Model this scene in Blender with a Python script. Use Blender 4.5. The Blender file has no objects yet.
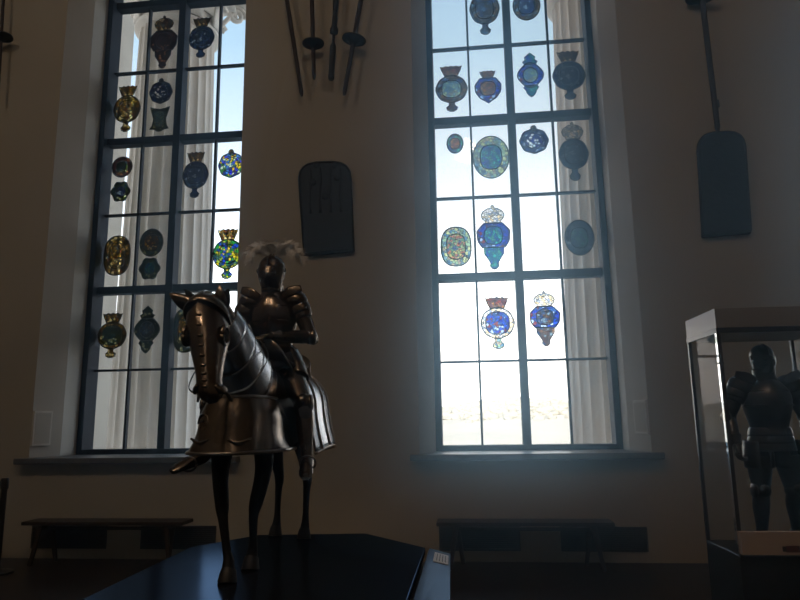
import bpy, bmesh, math, random
from mathutils import Vector, Matrix, Quaternion
random.seed(7)
S = bpy.context.scene
COL = S.collection
V = Vector
PI = math.pi

# ------------------------------------------------------------------ camera
YAW, PITCH, ROLL, FPX = 0.10797, 0.1832, -0.015, 656.475
EYE = V((0, 0, 1.6))
def _cam():
    f = V((-math.sin(YAW)*math.cos(PITCH), math.cos(YAW)*math.cos(PITCH), math.sin(PITCH)))
    r0 = V((math.cos(YAW), math.sin(YAW), 0)); u0 = r0.cross(f)
    r = math.cos(ROLL)*r0 + math.sin(ROLL)*u0
    u = -math.sin(ROLL)*r0 + math.cos(ROLL)*u0
    return f, r, u
CF, CR, CU = _cam()
HD = V((-math.sin(YAW), math.cos(YAW), 0)); RT = V((math.cos(YAW), math.sin(YAW), 0))
def ray(u, v): return CF*FPX + CR*(u-400) + CU*(300-v)
def on_y(u, v, y):
    d = ray(u, v); return EYE + d*(y/d.y)
def heading(x, d, z): return RT*x + HD*d + V((0, 0, z))
cd = bpy.data.cameras.new('camera'); cam = bpy.data.objects.new('camera', cd); COL.objects.link(cam)
cd.sensor_width = 36; cd.lens = FPX/800*36; cd.clip_start = .05; cd.clip_end = 2000
cam.matrix_world = Matrix((( CR.x, CU.x, -CF.x, 0), (CR.y, CU.y, -CF.y, 0), (CR.z, CU.z, -CF.z, 1.6), (0, 0, 0, 1)))
S.camera = cam

# ------------------------------------------------------------------ materials
def mat(name, col, rough=.6, metal=0, spec=.5, noise=None, bump=None, coat=0):
    m = bpy.data.materials.new(name); m.use_nodes = True
    nt = m.node_tree; b = nt.nodes['Principled BSDF']
    b.inputs['Base Color'].default_value = (*col, 1); b.inputs['Roughness'].default_value = rough
    b.inputs['Metallic'].default_value = metal; b.inputs['Specular IOR Level'].default_value = spec
    b.inputs['Coat Weight'].default_value = coat
    tc = nt.nodes.new('ShaderNodeTexCoord')
    if noise:
        sc, col2, det = noise
        n = nt.nodes.new('ShaderNodeTexNoise'); n.inputs['Scale'].default_value = sc; n.inputs['Detail'].default_value = det
        r = nt.nodes.new('ShaderNodeValToRGB')
        r.color_ramp.elements[0].position = .35; r.color_ramp.elements[1].position = .68
        r.color_ramp.elements[0].color = (*col, 1); r.color_ramp.elements[1].color = (*col2, 1)
        nt.links.new(tc.outputs['Object'], n.inputs['Vector']); nt.links.new(n.outputs['Fac'], r.inputs['Fac'])
        nt.links.new(r.outputs['Color'], b.inputs['Base Color'])
    if bump:
        sc, st = bump
        n2 = nt.nodes.new('ShaderNodeTexNoise'); n2.inputs['Scale'].default_value = sc; n2.inputs['Detail'].default_value = 4
        bp = nt.nodes.new('ShaderNodeBump'); bp.inputs['Strength'].default_value = st; bp.inputs['Distance'].default_value = .02
        nt.links.new(tc.outputs['Object'], n2.inputs['Vector']); nt.links.new(n2.outputs['Fac'], bp.inputs['Height'])
        nt.links.new(bp.outputs['Normal'], b.inputs['Normal'])
    return m

M = {}
M['plaster'] = mat('plaster', (.352, .334, .284), .85, noise=(1.1, (.328, .31, .262), 4), bump=(40, .05))
M['reveal'] = mat('reveal_pale', (.42, .405, .375), .8, spec=.3, noise=(2, (.39, .375, .345), 3))
M['ceiling'] = mat('ceiling_paint', (.35, .32, .28), .9, noise=(1, (.32, .29, .25), 2))
M['iron'] = mat('window_iron', (.0045, .008, .018), .65, spec=.15, noise=(6, (.006, .010, .021), 3))
M['sill'] = mat('sill_stone', (.10, .105, .115), .35, noise=(8, (.075, .08, .09), 4))
M['black_top'] = mat('platform_top', (.004, .005, .007), .16, spec=.42, noise=(3, (.007, .008, .010), 4), bump=(18, .03))
M['black_side'] = mat('platform_side', (.012, .012, .013), .5, noise=(3, (.02, .018, .018), 3))
M['dark_wood'] = mat('dark_wood', (.018, .013, .010), .45, noise=(9, (.03, .02, .014), 5))
M['vent'] = mat('vent_metal', (.035, .035, .036), .6, noise=(7, (.025, .025, .026), 2))
M['steel'] = mat('dark_steel', (.30, .265, .235), .30, 1, noise=(5, (.20, .165, .135), 6), bump=(14, .10))
M['bronze'] = mat('browned_steel', (.20, .158, .124), .25, 1, noise=(6, (.11, .088, .07), 6), bump=(16, .12))
M['blacksteel'] = mat('blackened_steel', (.085, .08, .078), .36, 1, noise=(7, (.05, .045, .042), 5), bump=(16, .1))
M['bright'] = mat('polished_steel', (.40, .44, .49), .24, 1, noise=(4, (.30, .33, .37), 4), bump=(10, .06))
M['slit'] = mat('dark_slit', (.004, .004, .004), .9, noise=(9, (.006, .006, .006), 2))
M['hide'] = mat('black_hide', (.004, .004, .0045), .6, spec=.12, noise=(12, (.009, .0085, .009), 4))
M['hoof'] = mat('hoof', (.007, .007, .007), .5, spec=.3, noise=(12, (.01, .009, .009), 3))
M['leather'] = mat('leather', (.018, .012, .009), .55, noise=(20, (.028, .018, .012), 4), bump=(60, .1))
M['cloth'] = mat('undercloth', (.012, .012, .013), .9, noise=(30, (.018, .017, .017), 3))
M['feather'] = mat('feather', (.50, .50, .50), .9, noise=(12, (.40, .40, .41), 3))
M['stone'] = mat('column_stone', (.66, .625, .59), .85, noise=(1.7, (.59, .55, .51), 6), bump=(12, .15))
M['pierstone'] = mat('darkened_stone', (.40, .37, .325), .9, noise=(1.5, (.34, .31, .27), 6), bump=(10, .15))  # column stone darkened in colour, standing in for shade on the pier
M['paving'] = mat('portico_paving', (.42, .40, .36), .85, noise=(1.2, (.36, .34, .31), 5))
M['earth'] = mat('hill_ground', (.70, .65, .55), .95, noise=(.03, (.80, .74, .63), 6))  # hazy, overexposed distance put into the pale colour
M['tree'] = mat('far_trees', (.62, .59, .50), .95, noise=(.15, (.74, .69, .58), 5))  # paleness of hazy distance put into the tree colour
M['plaque'] = mat('plaque_iron', (.009, .012, .018), .55, spec=.3, noise=(10, (.014, .018, .025), 5), bump=(22, .3))
M['shaft'] = mat('lance_wood', (.022, .016, .018), .6, spec=.3, noise=(14, (.036, .024, .024), 4))
M['vamp'] = mat('vamplate_iron', (.010, .014, .022), .5, spec=.3, noise=(10, (.015, .019, .028), 4))
M['casepaint'] = mat('case_paint', (.22, .20, .18), .28, noise=(3, (.20, .18, .165), 3))
M['caseframe'] = mat('case_frame', (.016, .017, .02), .3, noise=(5, (.022, .022, .025), 2))
M['chrome'] = mat('case_chrome', (.93, .95, .98), .05, 1, noise=(3, (.90, .93, .97), 2))
M['pedestal'] = mat('case_pedestal', (.010, .010, .011), .5, noise=(4, (.015, .014, .014), 3))
M['card'] = mat('label_card', (.40, .31, .25), .7, noise=(6, (.36, .28, .23), 3))
M['cardred'] = mat('label_print_red', (.13, .035, .025), .7, noise=(40, (.05, .02, .02), 3))
M['cardink'] = mat('label_print_dark', (.02, .015, .015), .7, noise=(40, (.04, .03, .03), 3))
M['railwhite'] = mat('rail_panel', (.20, .24, .30), .2, spec=.6, noise=(5, (.17, .21, .27), 3))
M['railcard'] = mat('rail_card', (.30, .29, .285), .5, noise=(30, (.36, .35, .34), 3))
M['panelbox'] = mat('reveal_panel', (.56, .55, .52), .6, noise=(5, (.52, .51, .48), 2))
M['belt'] = mat('belt_webbing', (.012, .012, .012), .8, noise=(50, (.02, .02, .02), 2))
M['lead'] = mat('lead_came', (.012, .013, .017), .6, noise=(30, (.02, .02, .024), 2))

def floor_mat():
    m = mat('floor_boards', (.02, .013, .011), .38)
    nt = m.node_tree; b = nt.nodes['Principled BSDF']; tc = nt.nodes['Texture Coordinate']
    br = nt.nodes.new('ShaderNodeTexBrick'); br.inputs['Scale'].default_value = 1
    br.inputs['Brick Width'].default_value = 1.6; br.inputs['Row Height'].default_value = .11
    br.inputs['Mortar Size'].default_value = .004
    br.inputs['Color1'].default_value = (.022, .0145, .012, 1); br.inputs['Color2'].default_value = (.015, .011, .010, 1)
    br.inputs['Mortar'].default_value = (.006, .005, .005, 1)
    nt.links.new(tc.outputs['Object'], br.inputs['Vector']); nt.links.new(br.outputs['Color'], b.inputs['Base Color'])
    return m
M['floor'] = floor_mat()
M['railwhite'].node_tree.nodes['Principled BSDF'].inputs['Specular Tint'].default_value = (.55, .78, 1, 1)  # blue of the window reflection put into the specular tint
def tinted_gloss(name, dif, glo, rough, fac):
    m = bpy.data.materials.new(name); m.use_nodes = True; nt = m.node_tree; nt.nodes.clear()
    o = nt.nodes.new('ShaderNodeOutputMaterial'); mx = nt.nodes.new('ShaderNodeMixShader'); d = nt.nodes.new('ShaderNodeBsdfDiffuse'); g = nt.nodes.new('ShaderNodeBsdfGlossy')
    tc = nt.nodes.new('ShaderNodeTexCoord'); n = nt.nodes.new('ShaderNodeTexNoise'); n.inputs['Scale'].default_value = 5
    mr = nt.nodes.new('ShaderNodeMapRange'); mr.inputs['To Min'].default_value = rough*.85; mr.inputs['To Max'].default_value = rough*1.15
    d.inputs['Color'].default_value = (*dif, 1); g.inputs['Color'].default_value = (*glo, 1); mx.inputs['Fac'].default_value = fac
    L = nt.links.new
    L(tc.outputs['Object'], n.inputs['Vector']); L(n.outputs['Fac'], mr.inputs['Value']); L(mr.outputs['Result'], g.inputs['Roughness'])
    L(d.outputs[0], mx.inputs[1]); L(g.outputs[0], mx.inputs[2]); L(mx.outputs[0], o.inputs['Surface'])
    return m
M['railwhite'] = tinted_gloss('rail_tinted_gloss', (.045, .052, .062), (.42, .66, 1), .2, .075)  # blue of the reflected window put into the gloss colour
M['black_top'] = tinted_gloss('platform_tinted_gloss', (.006, .006, .007), (.30, .52, .92), .17, .115)  # blue sky reflection put into the gloss colour

def glass_mat(name, tint, ior=1.35):
    m = bpy.data.materials.new(name); m.use_nodes = True; nt = m.node_tree; nt.nodes.clear()
    o = nt.nodes.new('ShaderNodeOutputMaterial'); mx = nt.nodes.new('ShaderNodeMixShader')
    t = nt.nodes.new('ShaderNodeBsdfTransparent'); g = nt.nodes.new('ShaderNodeBsdfGlossy')
    t.inputs['Color'].default_value = (*tint, 1); g.inputs['Roughness'].default_value = .03
    lw = nt.nodes.new('ShaderNodeFresnel'); lw.inputs['IOR'].default_value = ior
    ge = nt.nodes.new('ShaderNodeNewGeometry'); inv = nt.nodes.new('ShaderNodeMath'); inv.operation = 'SUBTRACT'; inv.inputs[0].default_value = 1
    mu = nt.nodes.new('ShaderNodeMath'); mu.operation = 'MULTIPLY'
    nt.links.new(ge.outputs['Backfacing'], inv.inputs[1]); nt.links.new(inv.outputs[0], mu.inputs[0]); nt.links.new(lw.outputs['Fac'], mu.inputs[1])
    nt.links.new(mu.outputs[0], mx.inputs['Fac']); nt.links.new(t.outputs[0], mx.inputs[1]); nt.links.new(g.outputs[0], mx.inputs[2])
    nt.links.new(mx.outputs[0], o.inputs['Surface'])
    return m
M['glass'] = glass_mat('window_glass', (.97, .98, .98))
M['caseglass'] = glass_mat('case_glass', (.96, .97, .97), 1.12)

PAL = {
 'gold': [(.30, .22, .06), (.16, .12, .04), (.45, .36, .12), (.10, .09, .05), (.25, .12, .05), (.55, .50, .32)],
 'wine': [(.16, .07, .08), (.10, .05, .06), (.22, .10, .06), (.07, .06, .10), (.12, .09, .07), (.44, .32, .20)],
 'navy': [(.03, .06, .20), (.06, .10, .26), (.10, .12, .18), (.03, .04, .12), (.34, .40, .46), (.05, .16, .32)],
 'blue': [(.02, .09, .42), (.04, .16, .50), (.10, .22, .42), (.02, .06, .28), (.30, .10, .10), (.42, .50, .60)],
 'teal': [(.05, .30, .34), (.10, .42, .40), (.03, .14, .36), (.02, .10, .40), (.16, .36, .30), (.05, .20, .30)],
 'green': [(.07, .12, .07), (.12, .16, .06), (.05, .09, .08), (.16, .15, .05), (.04, .09, .14), (.42, .44, .30)],
 'pale': [(.36, .46, .38), (.28, .40, .44), (.16, .30, .40), (.46, .50, .36), (.22, .30, .34), (.40, .38, .34)],
 'bright': [(.05, .10, .55), (.60, .50, .04), (.12, .30, .50), (.10, .32, .12), (.50, .55, .45), (.04, .08, .30)],
 'mosaic': [(.06, .30, .10), (.48, .42, .05), (.04, .12, .40), (.30, .34, .08), (.08, .20, .16), (.04, .10, .14)],
 'brown': [(.16, .11, .08), (.10, .08, .08), (.08, .16, .30), (.28, .20, .10), (.26, .34, .40), (.14, .07, .05)],
 'crownred': [(.34, .12, .08), (.20, .09, .10), (.42, .30, .12), (.16, .08, .07), (.28, .16, .20), (.30, .22, .12)],
 'pink': [(.40, .26, .22), (.34, .40, .28), (.22, .34, .28), (.44, .30, .24), (.16, .22, .34), (.44, .44, .26)],
 'scroll': [(.03, .06, .24), (.04, .09, .30), (.58, .62, .66), (.03, .05, .18), (.05, .12, .34), (.50, .56, .62)],
 'white': [(.60, .62, .60), (.50, .50, .46), (.55, .58, .62), (.62, .56, .44), (.40, .44, .50), (.66, .66, .62)],
}
_sg = {}
def stained(pal, cell):
    k = (pal, cell)
    if k in _sg: return _sg[k]
    m = bpy.data.materials.new('stained_glass_' + pal); m.use_nodes = True; nt = m.node_tree; nt.nodes.clear()
    o = nt.nodes.new('ShaderNodeOutputMaterial'); t = nt.nodes.new('ShaderNodeBsdfTransparent')
    tc = nt.nodes.new('ShaderNodeTexCoord')
    v1 = nt.nodes.new('ShaderNodeTexVoronoi'); v1.inputs['Scale'].default_value = 1/cell
    v2 = nt.nodes.new('ShaderNodeTexVoronoi'); v2.feature = 'DISTANCE_TO_EDGE'; v2.inputs['Scale'].default_value = 1/cell
    mp = nt.nodes.new('ShaderNodeMapping'); mp.inputs['Scale'].default_value = (1, .02, 1)
    sp = nt.nodes.new('ShaderNodeSeparateColor'); r = nt.nodes.new('ShaderNodeValToRGB'); r.color_ramp.interpolation = 'CONSTANT'
    cs = PAL[pal]
    for i, c in enumerate(cs):
        e = r.color_ramp.elements[i] if i < 2 else r.color_ramp.elements.new(i/len(cs))
        e.position = i/len(cs); e.color = (*[min(.9, q*1.45+.02) for q in c], 1)
    gt = nt.nodes.new('ShaderNodeMath'); gt.operation = 'GREATER_THAN'; gt.inputs[1].default_value = .055
    mx = nt.nodes.new('ShaderNodeMix'); mx.data_type = 'RGBA'; mx.inputs[6].default_value = (.012, .012, .016, 1)
    g = nt.nodes.new('ShaderNodeBsdfGlossy'); g.inputs['Color'].default_value = (.3, .3, .32, 1); g.inputs['Roughness'].default_value = .25
    ms = nt.nodes.new('ShaderNodeMixShader'); ms.inputs['Fac'].default_value = .06
    L = nt.links.new
    L(tc.outputs['Object'], mp.inputs['Vector']); L(mp.outputs[0], v1.inputs['Vector']); L(mp.outputs[0], v2.inputs['Vector'])
    L(v1.outputs['Color'], sp.inputs[0]); L(sp.outputs[0], r.inputs['Fac']); L(v2.outputs['Distance'], gt.inputs[0])
    L(gt.outputs[0], mx.inputs[0]); L(r.outputs['Color'], mx.inputs[7]); L(mx.outputs[2], t.inputs['Color'])
    L(t.outputs[0], ms.inputs[1]); L(g.outputs[0], ms.inputs[2]); L(ms.outputs[0], o.inputs['Surface'])
    _sg[k] = m
    return m

# ------------------------------------------------------------------ mesh kit
def NB(): return bmesh.new()
def obj(name, bm, m, parent=None, smooth=False, loc=None, angle=None):
    bmesh.ops.recalc_face_normals(bm, faces=bm.faces)
    me = bpy.data.meshes.new(name); bm.to_mesh(me); bm.free()
    me.materials.append(M[m] if isinstance(m, str) else m)
    if smooth:
        for p in me.polygons: p.use_smooth = True
        if angle: me.set_sharp_from_angle(angle=math.radians(angle))
    o = bpy.data.objects.new(name, me); COL.objects.link(o)
    if parent: o.parent = parent
    if loc is not None: o.location = loc
    return o
def tag(o, label, cat, group=None, kind=None):
    o['label'] = label; o['category'] = cat
    if group: o['group'] = group
    if kind: o['kind'] = kind
    return o
def thing(name, label, cat, loc=(0, 0, 0), rz=0, group=None, kind=None):
    o = bpy.data.objects.new(name, None); COL.objects.link(o); o.empty_display_size = .05
    o.location = loc; o.rotation_euler = (0, 0, rz)
    return tag(o, label, cat, group, kind)
def struct(name, bm, m, parent=None, **k):
    o = obj(name, bm, m, parent, **k)
    if not parent: o['kind'] = 'structure'
    return o
def box(bm, lo, hi, mtx=None):
    x0, y0, z0 = lo; x1, y1, z1 = hi
    vs = [bm.verts.new(p) for p in ((x0,y0,z0),(x1,y0,z0),(x1,y1,z0),(x0,y1,z0),(x0,y0,z1),(x1,y0,z1),(x1,y1,z1),(x0,y1,z1))]
    for f in ((0,1,2,3),(4,5,6,7),(0,1,5,4),(1,2,6,5),(2,3,7,6),(3,0,4,7)): bm.faces.new([vs[i] for i in f])
    if mtx is not None: bmesh.ops.transform(bm, matrix=mtx, verts=vs)
    return vs
def prism(bm, pts, z0, z1, mp=lambda x, y, z: (x, y, z)):
    a = [bm.verts.new(mp(x, y, z0)) for x, y in pts]; b = [bm.verts.new(mp(x, y, z1)) for x, y in pts]
    n = len(pts)
    bm.faces.new(a); bm.faces.new(b[::-1])
    for i in range(n): bm.faces.new((a[i], a[(i+1) % n], b[(i+1) % n], b[i]))
def rings(bm, rs, closed=True, cap=True):
    R = [[bm.verts.new(p) for p in r] for r in rs]
    n = len(R[0])
    for a, b in zip(R, R[1:]):
        for i in range(n if closed else n-1):
            j = (i+1) % n
            bm.faces.new((a[i], a[j], b[j], b[i]))
    if cap and closed:
        bm.faces.new(R[0]); bm.faces.new(R[-1][::-1])
    return R
def lathe(bm, prof, n=24, c=(0, 0, 0), mtx=None):
    rs = [[V((c[0]+r*math.cos(2*PI*i/n), c[1]+r*math.sin(2*PI*i/n), c[2]+z)) for i in range(n)] for r, z in prof]
    if mtx is not None: rs = [[mtx @ p for p in r] for r in rs]
    rings(bm, rs)
def crom(P, k):
    out = []
    n = len(P)
    for i in range(n-1):
        p0, p1, p2, p3 = P[max(i-1, 0)], P[i], P[i+1], P[min(i+2, n-1)]
        for j in range(k):
            t = j/k
            out.append([.5*((2*b)+(-a+c)*t+(2*a-5*b+4*c-d)*t*t+(-a+3*b-3*c+d)*t**3) for a, b, c, d in zip(p0, p1, p2, p3)])
    out.append(list(P[-1]))
    return out
def limb(bm, pts, n=14, k=4, side=V((1, 0, 0)), exp=2.0, arc=None, cap=True, off=0):
    """tube through (x,y,z,ra,rb): ra along SIDE, rb across it; ARC=(a0,a1) degrees leaves it open"""
    Q = crom([list(p) if len(p) == 5 else list(p)+[p[3]] for p in pts], k)
    rs = []
    for i, q in enumerate(Q):
        c = V(q[:3]); t = (V(Q[min(i+1, len(Q)-1)][:3]) - V(Q[max(i-1, 0)][:3]))
        t = t.normalized() if t.length > 1e-9 else V((0, 0, 1))
        s = side - t*side.dot(t); s.normalize(); w = t.cross(s)
        ring = []
        m = n if arc is None else n+1
        for j in range(m):
            a = 2*PI*j/n if arc is None else math.radians(arc[0]+(arc[1]-arc[0])*j/n)
            ca, sa = math.cos(a), math.sin(a)
            e = 2/exp
            ring.append(c + s*((q[3]+off)*math.copysign(abs(ca)**e, ca)) + w*((q[4]+off)*math.copysign(abs(sa)**e, sa)))
        rs.append(ring)
    return rings(bm, rs, closed=arc is None, cap=cap)
def tube(bm, a, b, r, n=10, r2=None):
    limb(bm, [(*a, r), (*b, r2 if r2 is not None else r)], n, 1, side=V((1, .03, .02)) if abs((V(b)-V(a)).normalized().x) < .9 else V((0, 0, 1)))
def ball(bm, c, r, n=14, scale=(1, 1, 1), mtx=None):
    m = Matrix.Translation(c) @ (mtx if mtx is not None else Matrix.Identity(4)) @ Matrix.Diagonal((*scale, 1))
    bmesh.ops.create_uvsphere(bm, u_segments=n, v_segments=max(6, n*2//3), radius=r, matrix=m)
def solid(o, t, offset=0):
    md = o.modifiers.new('thick', 'SOLIDIFY'); md.thickness = t; md.offset = offset
    return o
def fuse(o, vox, sm=6):
    r = o.modifiers.new('fuse', 'REMESH'); r.mode = 'VOXEL'; r.voxel_size = vox; r.use_smooth_shade = True
    s = o.modifiers.new('soft', 'SMOOTH'); s.factor = .5; s.iterations = sm
    return o
def bev(o, w, seg=2):
    b = o.modifiers.new('bevel', 'BEVEL'); b.width = w; b.segments = seg; b.limit_method = 'ANGLE'
    return o

# ------------------------------------------------------------------ room
YW, YG = 8.04, 9.0
WX = [-4.328, .6815, 5.691]
Z0, ZT = 1.28, 9.36
ZL = [1.28, 2.388, 3.554, 4.722, 5.874, 7.05, 8.184, 9.36]
HB = 1.108                 # half glass width
RX, RY0, RY1, RZ = 11.0, -9.0, 9.2, 11.0
bm = NB()
edges = []
for X in WX: edges += [X]
def pier(xl, xr):
    p = []
    p += [(xl+1.345, YW), (xl+1.19, 8.45), (xl+1.19, RY1)] if xl is not None else [(-RX, YW), (-RX, RY1)]
    p += [(xr-1.19, RY1), (xr-1.19, 8.45), (xr-1.345, YW)] if xr is not None else [(RX, RY1), (RX, YW)]
    prism(bm, p, 0, RZ)
pier(None, WX[0]); pier(WX[0], WX[1]); pier(WX[1], WX[2]); pier(WX[2], None)
for X in WX:
    pl = [(X-1.345, YW), (X-1.19, 8.45), (X-1.19, RY1), (X+1.19, RY1), (X+1.19, 8.45), (X+1.345, YW)]
    prism(bm, pl, 0, 1.14); prism(bm, pl, ZT+.06, RZ)
wb = struct('wall_back', bm, 'plaster')
# the window recesses get a paler colour than the wall
wb.data.materials.append(M['reveal'])
for p in wb.data.polygons:
    c = p.center
    if 8.05 < c.y < 9.19 and abs(p.normal.z) < .5 and 1.2 < c.z and min(abs(c.x-X) for X in WX) < 1.36: p.material_index = 1
bm = NB(); box(bm, (-RX, RY0, -.2), (RX, RY1, 0)); struct('floor', bm, 'floor')
bm = NB(); box(bm, (-RX-.3, RY0-.3, RZ), (RX+.3, RY1, RZ+.3)); struct('ceiling', bm, 'ceiling')
bm = NB(); box(bm, (-RX-.3, 4.0, RZ+.3), (RX+.3, RY1, 16.5)); struct('sun_block', bm, 'stone')  # unseen block added to keep the sun off the portico pier
bm = NB(); box(bm, (-RX-.3, RY0, 0), (-RX, RY1, RZ)); struct('wall_left', bm, 'plaster')
bm = NB(); box(bm, (RX, RY0, 0), (RX+.3, RY1, RZ)); struct('wall_right', bm, 'plaster')
bm = NB(); box(bm, (-RX-.3, RY0-.3, 0), (RX+.3, RY0, RZ)); struct('wall_front', bm, 'plaster')

# windows
for wi, X in enumerate(WX):
    bm = NB()
    box(bm, (X-1.19, 8.80, 1.20), (X-HB, 9.08, ZT+.06)); box(bm, (X+HB, 8.80, 1.20), (X+1.19, 9.08, ZT+.06))
    box(bm, (X-HB, 8.80, 1.20), (X+HB, 9.08, Z0)); box(bm, (X-HB, 8.80, ZT), (X+HB, 9.08, ZT+.06))
    w = struct('window_%d' % (wi+1), bm, 'iron')
    bm = NB(); box(bm, (X-.053, 8.88, Z0), (X+.053, 9.06, ZT)); obj('mullion', bm, 'iron', w)
    for i in (2, 4, 6):
        bm = NB(); box(bm, (X-HB, 8.90, ZL[i]-.052), (X+HB, 9.05, ZL[i]+.052)); obj('transom', bm, 'iron', w)
    for i in (1, 3, 5):
        bm = NB()
        for s in (-1, 1):
            box(bm, (X+s*.053 if s > 0 else X-HB, 8.965, ZL[i]-.015), (X+HB if s > 0 else X-.053, 9.03, ZL[i]+.015))
        obj('glazing_bar', bm, 'iron', w)
    for s in (-1, 1):
        bm = NB(); box(bm, (X+s*.584-.015, 8.965, Z0), (X+s*.584+.015, 9.03, ZT)); obj('glazing_bar', bm, 'iron', w)
    bm = NB(); box(bm, (X-HB, 9.005, Z0), (X+HB, 9.011, ZT)); obj('glass_pane', bm, 'glass', w)
    bm = NB()
    prism(bm, [(X-1.45, 7.89), (X-1.45, 8.04), (X-1.35, 8.04), (X-1.195, 8.45), (X-1.195, 8.80), (X+1.195, 8.80), (X+1.195, 8.45), (X+1.35, 8.04), (X+1.45, 8.04), (X+1.45, 7.89)], 1.14, 1.215)
    o = struct('trim_%d' % (wi+1), bm, 'sill'); bev(o, .012)
# pale boxes on the splays low beside two windows
for (u0, v0, u1, v1, X, s, lab) in ((31, 411, 50, 446, WX[0], -1, 'pale rectangular box on the recess beside the window behind the horse'),
                                   (637, 400, 651, 434, WX[1], 1, 'pale rectangular box on the recess between window and glass case')):
    a = on_y((u0+u1)/2, v1, 8.15); b = on_y((u0+u1)/2, v0, 8.15)
    dx = V((s*(1.345-1.19), -(8.45-YW), 0)).normalized(); nrm = V((-s*dx.y*s*-1, 0, 0))
    n = V((dx.y, -dx.x, 0)); n = n if n.x*s < 0 else -n
    mid = V((X+s*1.297, 8.167, (a.z+b.z)/2)); h = (b.z-a.z)/2
    t = thing('reveal_panel', lab, 'panel', mid, math.atan2(dx.y, dx.x) if s > 0 else math.atan2(-dx.y, -dx.x))
    bm = NB(); box(bm, (-.13, -.028, -h), (.13, .004, h)); o = obj('panel_board', bm, 'panelbox', t); bev(o, .006)
    bm = NB(); box(bm, (-.105, -.032, -h+.03), (.105, -.026, h-.03)); obj('panel_face', bm, 'reveal', t)

# ------------------------------------------------------------------ outside
def column(u300, label, r=.85, yc=11.6):
    p = on_y(u300, 300, yc)
    t = thing('fluted_column', label, 'column', (p.x, yc, -.6), 0, 'fluted stone columns of the portico', 'thing')
    H = 9.95
    bm = NB(); rs = []
    for zi in range(9):
        z = .55 + (H-.55)*zi/8; rr = r*(1-.15*(zi/8)**1.5)
        ring = []
        for i in range(144):
            a = 2*PI*i/144; k = (i % 6)/6
            ring.append(V(((rr-.06*rr*max(0, math.sin(PI*k))**.7)*math.cos(a), (rr-.06*rr*max(0, math.sin(PI*k))**.7)*math.sin(a), z)))
        rs.append(ring)
    rings(bm, rs); obj('shaft', bm, 'stone', t)
    bm = NB(); lathe(bm, [(r*1.28, .16), (r*1.34, .24), (r*1.28, .32), (r*1.12, .36), (r*1.1, .42), (r*1.16, .47), (r*1.12, .53), (r, .56)], 48)
    box(bm, (-r*1.4, -r*1.4, 0), (r*1.4, r*1.4, .16)); obj('column_base', bm, 'stone', t, True, angle=40)
    # scrolled leafy capital
    cp = bpy.data.objects.new('capital', None)
    bm = NB(); lathe(bm, [(r*.88, H-.05), (r*.97, H), (r*.97, H+.06), (r*.88, H+.09), (r*.9, H+.5), (r*1.02, H+.95), (r*1.2, H+1.2)], 48)
    box(bm, (-r*1.36, -r*1.36, H+1.2), (r*1.36, r*1.36, H+1.38))
    cap = obj('capital', bm, 'stone', t, True, angle=40)
    bpy.data.objects.remove(cp)
    bm = NB()
    for row, (nn, z0, z1, out) in enumerate(((8, .1, .58, .2), (8, .3, .9, .3))):
        for i in range(nn):
            a = 2*PI*(i+.5*row)/nn; ca, sa = math.cos(a), math.sin(a)
            rs = []
            for q in range(7):
                f = q/6; rad = r*.9+.04+out*f**2.4; z = H+z0+(z1-z0)*math.sin(f*PI*.62)/math.sin(PI*.5)
                w = .19*(1-f**3*.6)
                rs.append([V((rad*ca-sa*w*s, rad*sa+ca*w*s, z-.03*s*s)) for s in (-1, -.5, 0, .5, 1)])
            rings(bm, rs, closed=False)
    o = obj('acanthus_leaves', bm, 'stone', cap, True); solid(o, .05)
    for i in range(4):
        bm = NB(); a = PI/4+PI/2*i; c = V((math.cos(a)*r*1.45, math.sin(a)*r*1.45, H+1.0))
        pts = []
        for q in range(22):
            th = q/21*PI*3.6; rr = .22*(1-q/25)
            d = V((math.cos(a), math.sin(a), 0))
            pts.append((*(c+d*rr*math.cos(th)+V((0, 0, rr*math.sin(th)))), .055))
        limb(bm, pts, 8, 1, side=V((-math.sin(a), math.cos(a), 0)))
        tube(bm, c-V((math.cos(a), math.sin(a), 0))*.45-V((0, 0, .55)), c+V((0, 0, .1)), .05, 8)
        obj('volute', bm, 'stone', cap, True)
    return t
column(164.5, 'fluted stone column filling the middle panes behind the horse')
column(613, 'fluted stone column behind right panes of the window above the central bench')
column(826, 'fluted stone column seen through the window at the right edge')
bm = NB(); box(bm, (-30, 9.2, -1.2), (30, 15.2, -.6)); struct('portico_floor', bm, 'paving')
bm = NB(); box(bm, (-30, 10.7, 10.74), (30, 12.5, 12.4)); struct('portico_beam', bm, 'stone')
# square pier at the end of the portico, farther out than the columns
pa = on_y(60, 230, 13.3); pb = on_y(122, 230, 13.9)
t = thing('square_pier', 'plain square stone pier at the left edge of the window behind the horse', 'pier', ((pa.x+pb.x)/2, 13.3+.3, -.6), 0, None, 'thing')
w_ = (pb.x-pa.x)/2
bm = NB(); box(bm, (-w_, -.3, .3), (w_, .3, 12.6)); o = obj('pier_shaft', bm, 'pierstone', t); bev(o, .03)
bm = NB(); box(bm, (-w_-.1, -.4, 0), (w_+.1, .4, .3)); obj('pier_base', bm, 'pierstone', t)
bm = NB(); box(bm, (-w_-.1, -.4, 12.6), (w_+.1, .4, 13.2)); obj('pier_capital', bm, 'pierstone', t)
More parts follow.
